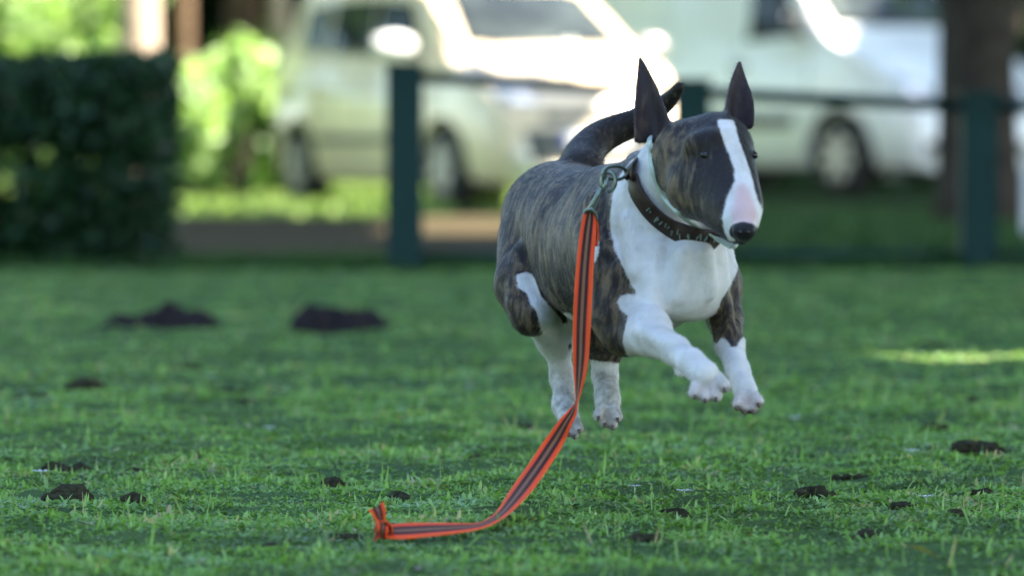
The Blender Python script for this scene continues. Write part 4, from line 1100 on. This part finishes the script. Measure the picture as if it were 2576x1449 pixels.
def ribbon(name, sec, parent, sub=6, th=.0011, cupf=0.0):
    """sec: list of (left point, right point) vectors"""
    Ls = [s[0] for s in sec]; Rs = [s[1] for s in sec]; A_, B_ = [], []
    def cr(W):
        out = []
        for i in range(len(W) - 1):
            p0, p1, p2, p3 = W[max(i - 1, 0)], W[i], W[i + 1], W[min(i + 2, len(W) - 1)]
            for k in range(sub):
                t = k / sub; out.append(.5 * ((2 * p1) + (p2 - p0) * t + (2 * p0 - 5 * p1 + 4 * p2 - p3) * t * t + (-p0 + 3 * p1 - 3 * p2 + p3) * t ** 3))
        return out + [W[-1]]
    A_, B_ = cr(Ls), cr(Rs); n = 16; vv, ac = [], []
    for i in range(len(A_)):
        tan = ((A_[min(i + 1, len(A_) - 1)] + B_[min(i + 1, len(A_) - 1)]) - (A_[max(i - 1, 0)] + B_[max(i - 1, 0)])).normalized()
        nn_ = tan.cross(B_[i] - A_[i]); nn_ = nn_.normalized() if nn_.length > 1e-9 else Vector((0, -1, 0))
        for side in (1, -1):
            for j in range(n + 1):
                t = j / n; e = min(1, (min(t, 1 - t)) / .08) ** .5
                vv.append(A_[i].lerp(B_[i], t) + nn_ * (side * th * (.25 + .75 * e) + cupf * (1 - (2 * t - 1) ** 2)) - leash.location); ac.append(t)
    m_ = 2 * (n + 1); fs = []
    for i in range(len(A_) - 1):
        b0, b1 = i * m_, (i + 1) * m_
        for j in range(n):
            fs.append((b0 + j, b0 + j + 1, b1 + j + 1, b1 + j)); fs.append((b0 + n + 2 + j, b0 + n + 1 + j, b1 + n + 1 + j, b1 + n + 2 + j))
        fs.append((b0 + n + 1, b0, b1, b1 + n + 1)); fs.append((b0 + n, b0 + 2 * n + 1, b1 + 2 * n + 1, b1 + n))
    me = np_mesh(name, np.array([tuple(v_) for v_ in vv]), np.array(fs)); add_attrs(me, {'across': np.array(ac)})
    return link(name, me, M['strap'], parent, True)
def gz(v, z=.008):
    v = Vector(v); v.z = max(v.z, relief1(v.x, v.y) + z); return v
sec_u = [  # (xl, yl, dl, xr, yr, dr)
    (1478, 520, 8.575, 1494, 524, 8.570), (1466, 545, 8.565, 1500, 556, 8.565), (1458, 590, 8.56, 1499, 598, 8.55), (1450, 660, 8.55, 1494, 662, 8.54), (1444, 740, 8.54, 1490, 740, 8.53), (1441, 820, 8.54, 1486, 820, 8.52), (1441, 890, 8.54, 1482, 890, 8.515),
    (1443, 940, 8.545, 1475, 940, 8.51), (1447, 985, 8.55, 1463, 985, 8.52), (1447, 1011, 8.545, 1454, 1013, 8.525), (1428, 1034, 8.54, 1450, 1042, 8.53), (1408, 1055, 8.535, 1438, 1070, 8.53), (1367, 1110, 8.53, 1416, 1120, 8.53), (1334, 1160, 8.50, 1381, 1175, 8.48),
    (1288, 1225, 8.44, 1337, 1236, 8.40), (1252, 1281, 8.36, 1288, 1286, 8.30), (1228, 1303, 8.28, 1250, 1313, 8.20), (1200, 1315, 8.20, 1208, 1330, 8.13), (1150, 1315, 8.14, 1153, 1341, 8.08), (1086, 1314, 8.12, 1080, 1349, 8.06), (1020, 1315, 8.11, 1018, 1356, 8.05), (980, 1319, 8.10, 980, 1354, 8.06), (964, 1328, 8.09, 964, 1348, 8.07)]
ribbon('strap', [(gz(P(a, b, c)), gz(P(d, e, f2))) for a, b, c, d, e, f2 in sec_u], leash)
# fold of the strap behind the clasp and short end
ribbon('strap_loop', [(P(1480, 522, 8.585), P(1496, 528, 8.585)), (P(1484, 545, 8.60), P(1504, 556, 8.60)), (P(1487, 580, 8.59), P(1507, 586, 8.59)), (P(1484, 615, 8.575), P(1504, 620, 8.575))], leash)
# knot
kn = ribbon('knot', [(gz(P(962 + 20 * math.cos(t), 1334 + 22 * math.sin(t) - 4, 8.085 - .012 * math.cos(t * .5 + k) - .004 * k)), gz(P(962 + 20 * math.cos(t) + 5 - 6 * math.sin(t), 1334 + 22 * math.sin(t) + 8 * math.cos(t), 8.07 + .012 * math.sin(t + k)))) for k in (0,) for t in [x * .7 for x in range(0, 17)]], leash, 3)
ribbon('knot_wrap', [(gz(P(944 + 3 * k, 1308 + 10 * k, 8.06 + .004 * abs(k - 2))), gz(P(978 - 1 * k, 1318 + 9 * k, 8.06 + .004 * abs(k - 2)))) for k in range(5)], leash, 4, .002, .003)
ribbon('strap_tail', [(gz(P(951, 1322, 8.075)), gz(P(968, 1322, 8.075))), (gz(P(944, 1308, 8.075)), gz(P(970, 1306, 8.075))), (gz(P(934, 1292, 8.075)), gz(P(970, 1282, 8.075))), (gz(P(926, 1283, 8.08)), gz(P(965, 1261, 8.08)))], leash, 5, .0011, .003)
ribbon('strap_tail', [(gz(P(952, 1332, 8.08)), gz(P(958, 1340, 8.075))), (gz(P(944, 1346, 8.075)), gz(P(952, 1352, 8.07))), (gz(P(938, 1362, 8.06)), gz(P(943, 1364, 8.06)))], leash, 4)
# trigger clasp
clasp_bm = bmesh.new()
loc = lambda x, y, d: P(x, y, d) - leash.location
tube(clasp_bm, [loc(1484, 532, 8.57), loc(1492, 515, 8.567), loc(1503, 492, 8.565), loc(1513, 474, 8.565)], [.006, .0055, .004, .0045], 12)
clasp = obj_bm('clasp', clasp_bm, M['steel'], leash, True)
bm = bmesh.new(); hk = []
for k in range(22):
    a = -2.2 + k / 21 * 5.4; hk.append(loc(1531 + 19 * math.sin(a) * .9, 457 - 24 * math.cos(a), 8.565 - .004 * math.sin(a)))
tube(bm, hk, .0032, 10); obj_bm('hook', bm, M['steel'], clasp, True)
bm = bmesh.new(); tube(bm, [loc(1517, 480, 8.56), loc(1524, 466, 8.558), loc(1530, 446, 8.56)], [.003, .004, .0025], 10); obj_bm('trigger', bm, M['steel'], clasp, True)
bm = bmesh.new(); tube(bm, [loc(1470, 545, 8.572), loc(1476, 528, 8.565), loc(1488, 526, 8.562), loc(1498, 536, 8.565), loc(1500, 552, 8.572)], .0032, 10); obj_bm('swivel_loop', bm, M['steel'], clasp, True)
# ring and short strap end linking clasp and collar
bm = bmesh.new(); pts = [P(1546 + 30 * math.cos(a) , 436 + 17 * math.sin(a), 8.58 + .02 * math.cos(a)) - leash.location for a in [2 * math.pi * k / 24 for k in range(25)]]
tube(bm, pts, .0028, 10, False); obj_bm('ring', bm, M['steel'], clasp, True)

bpy.context.view_layer.update()
print('tris dog', len(dq) * 2)
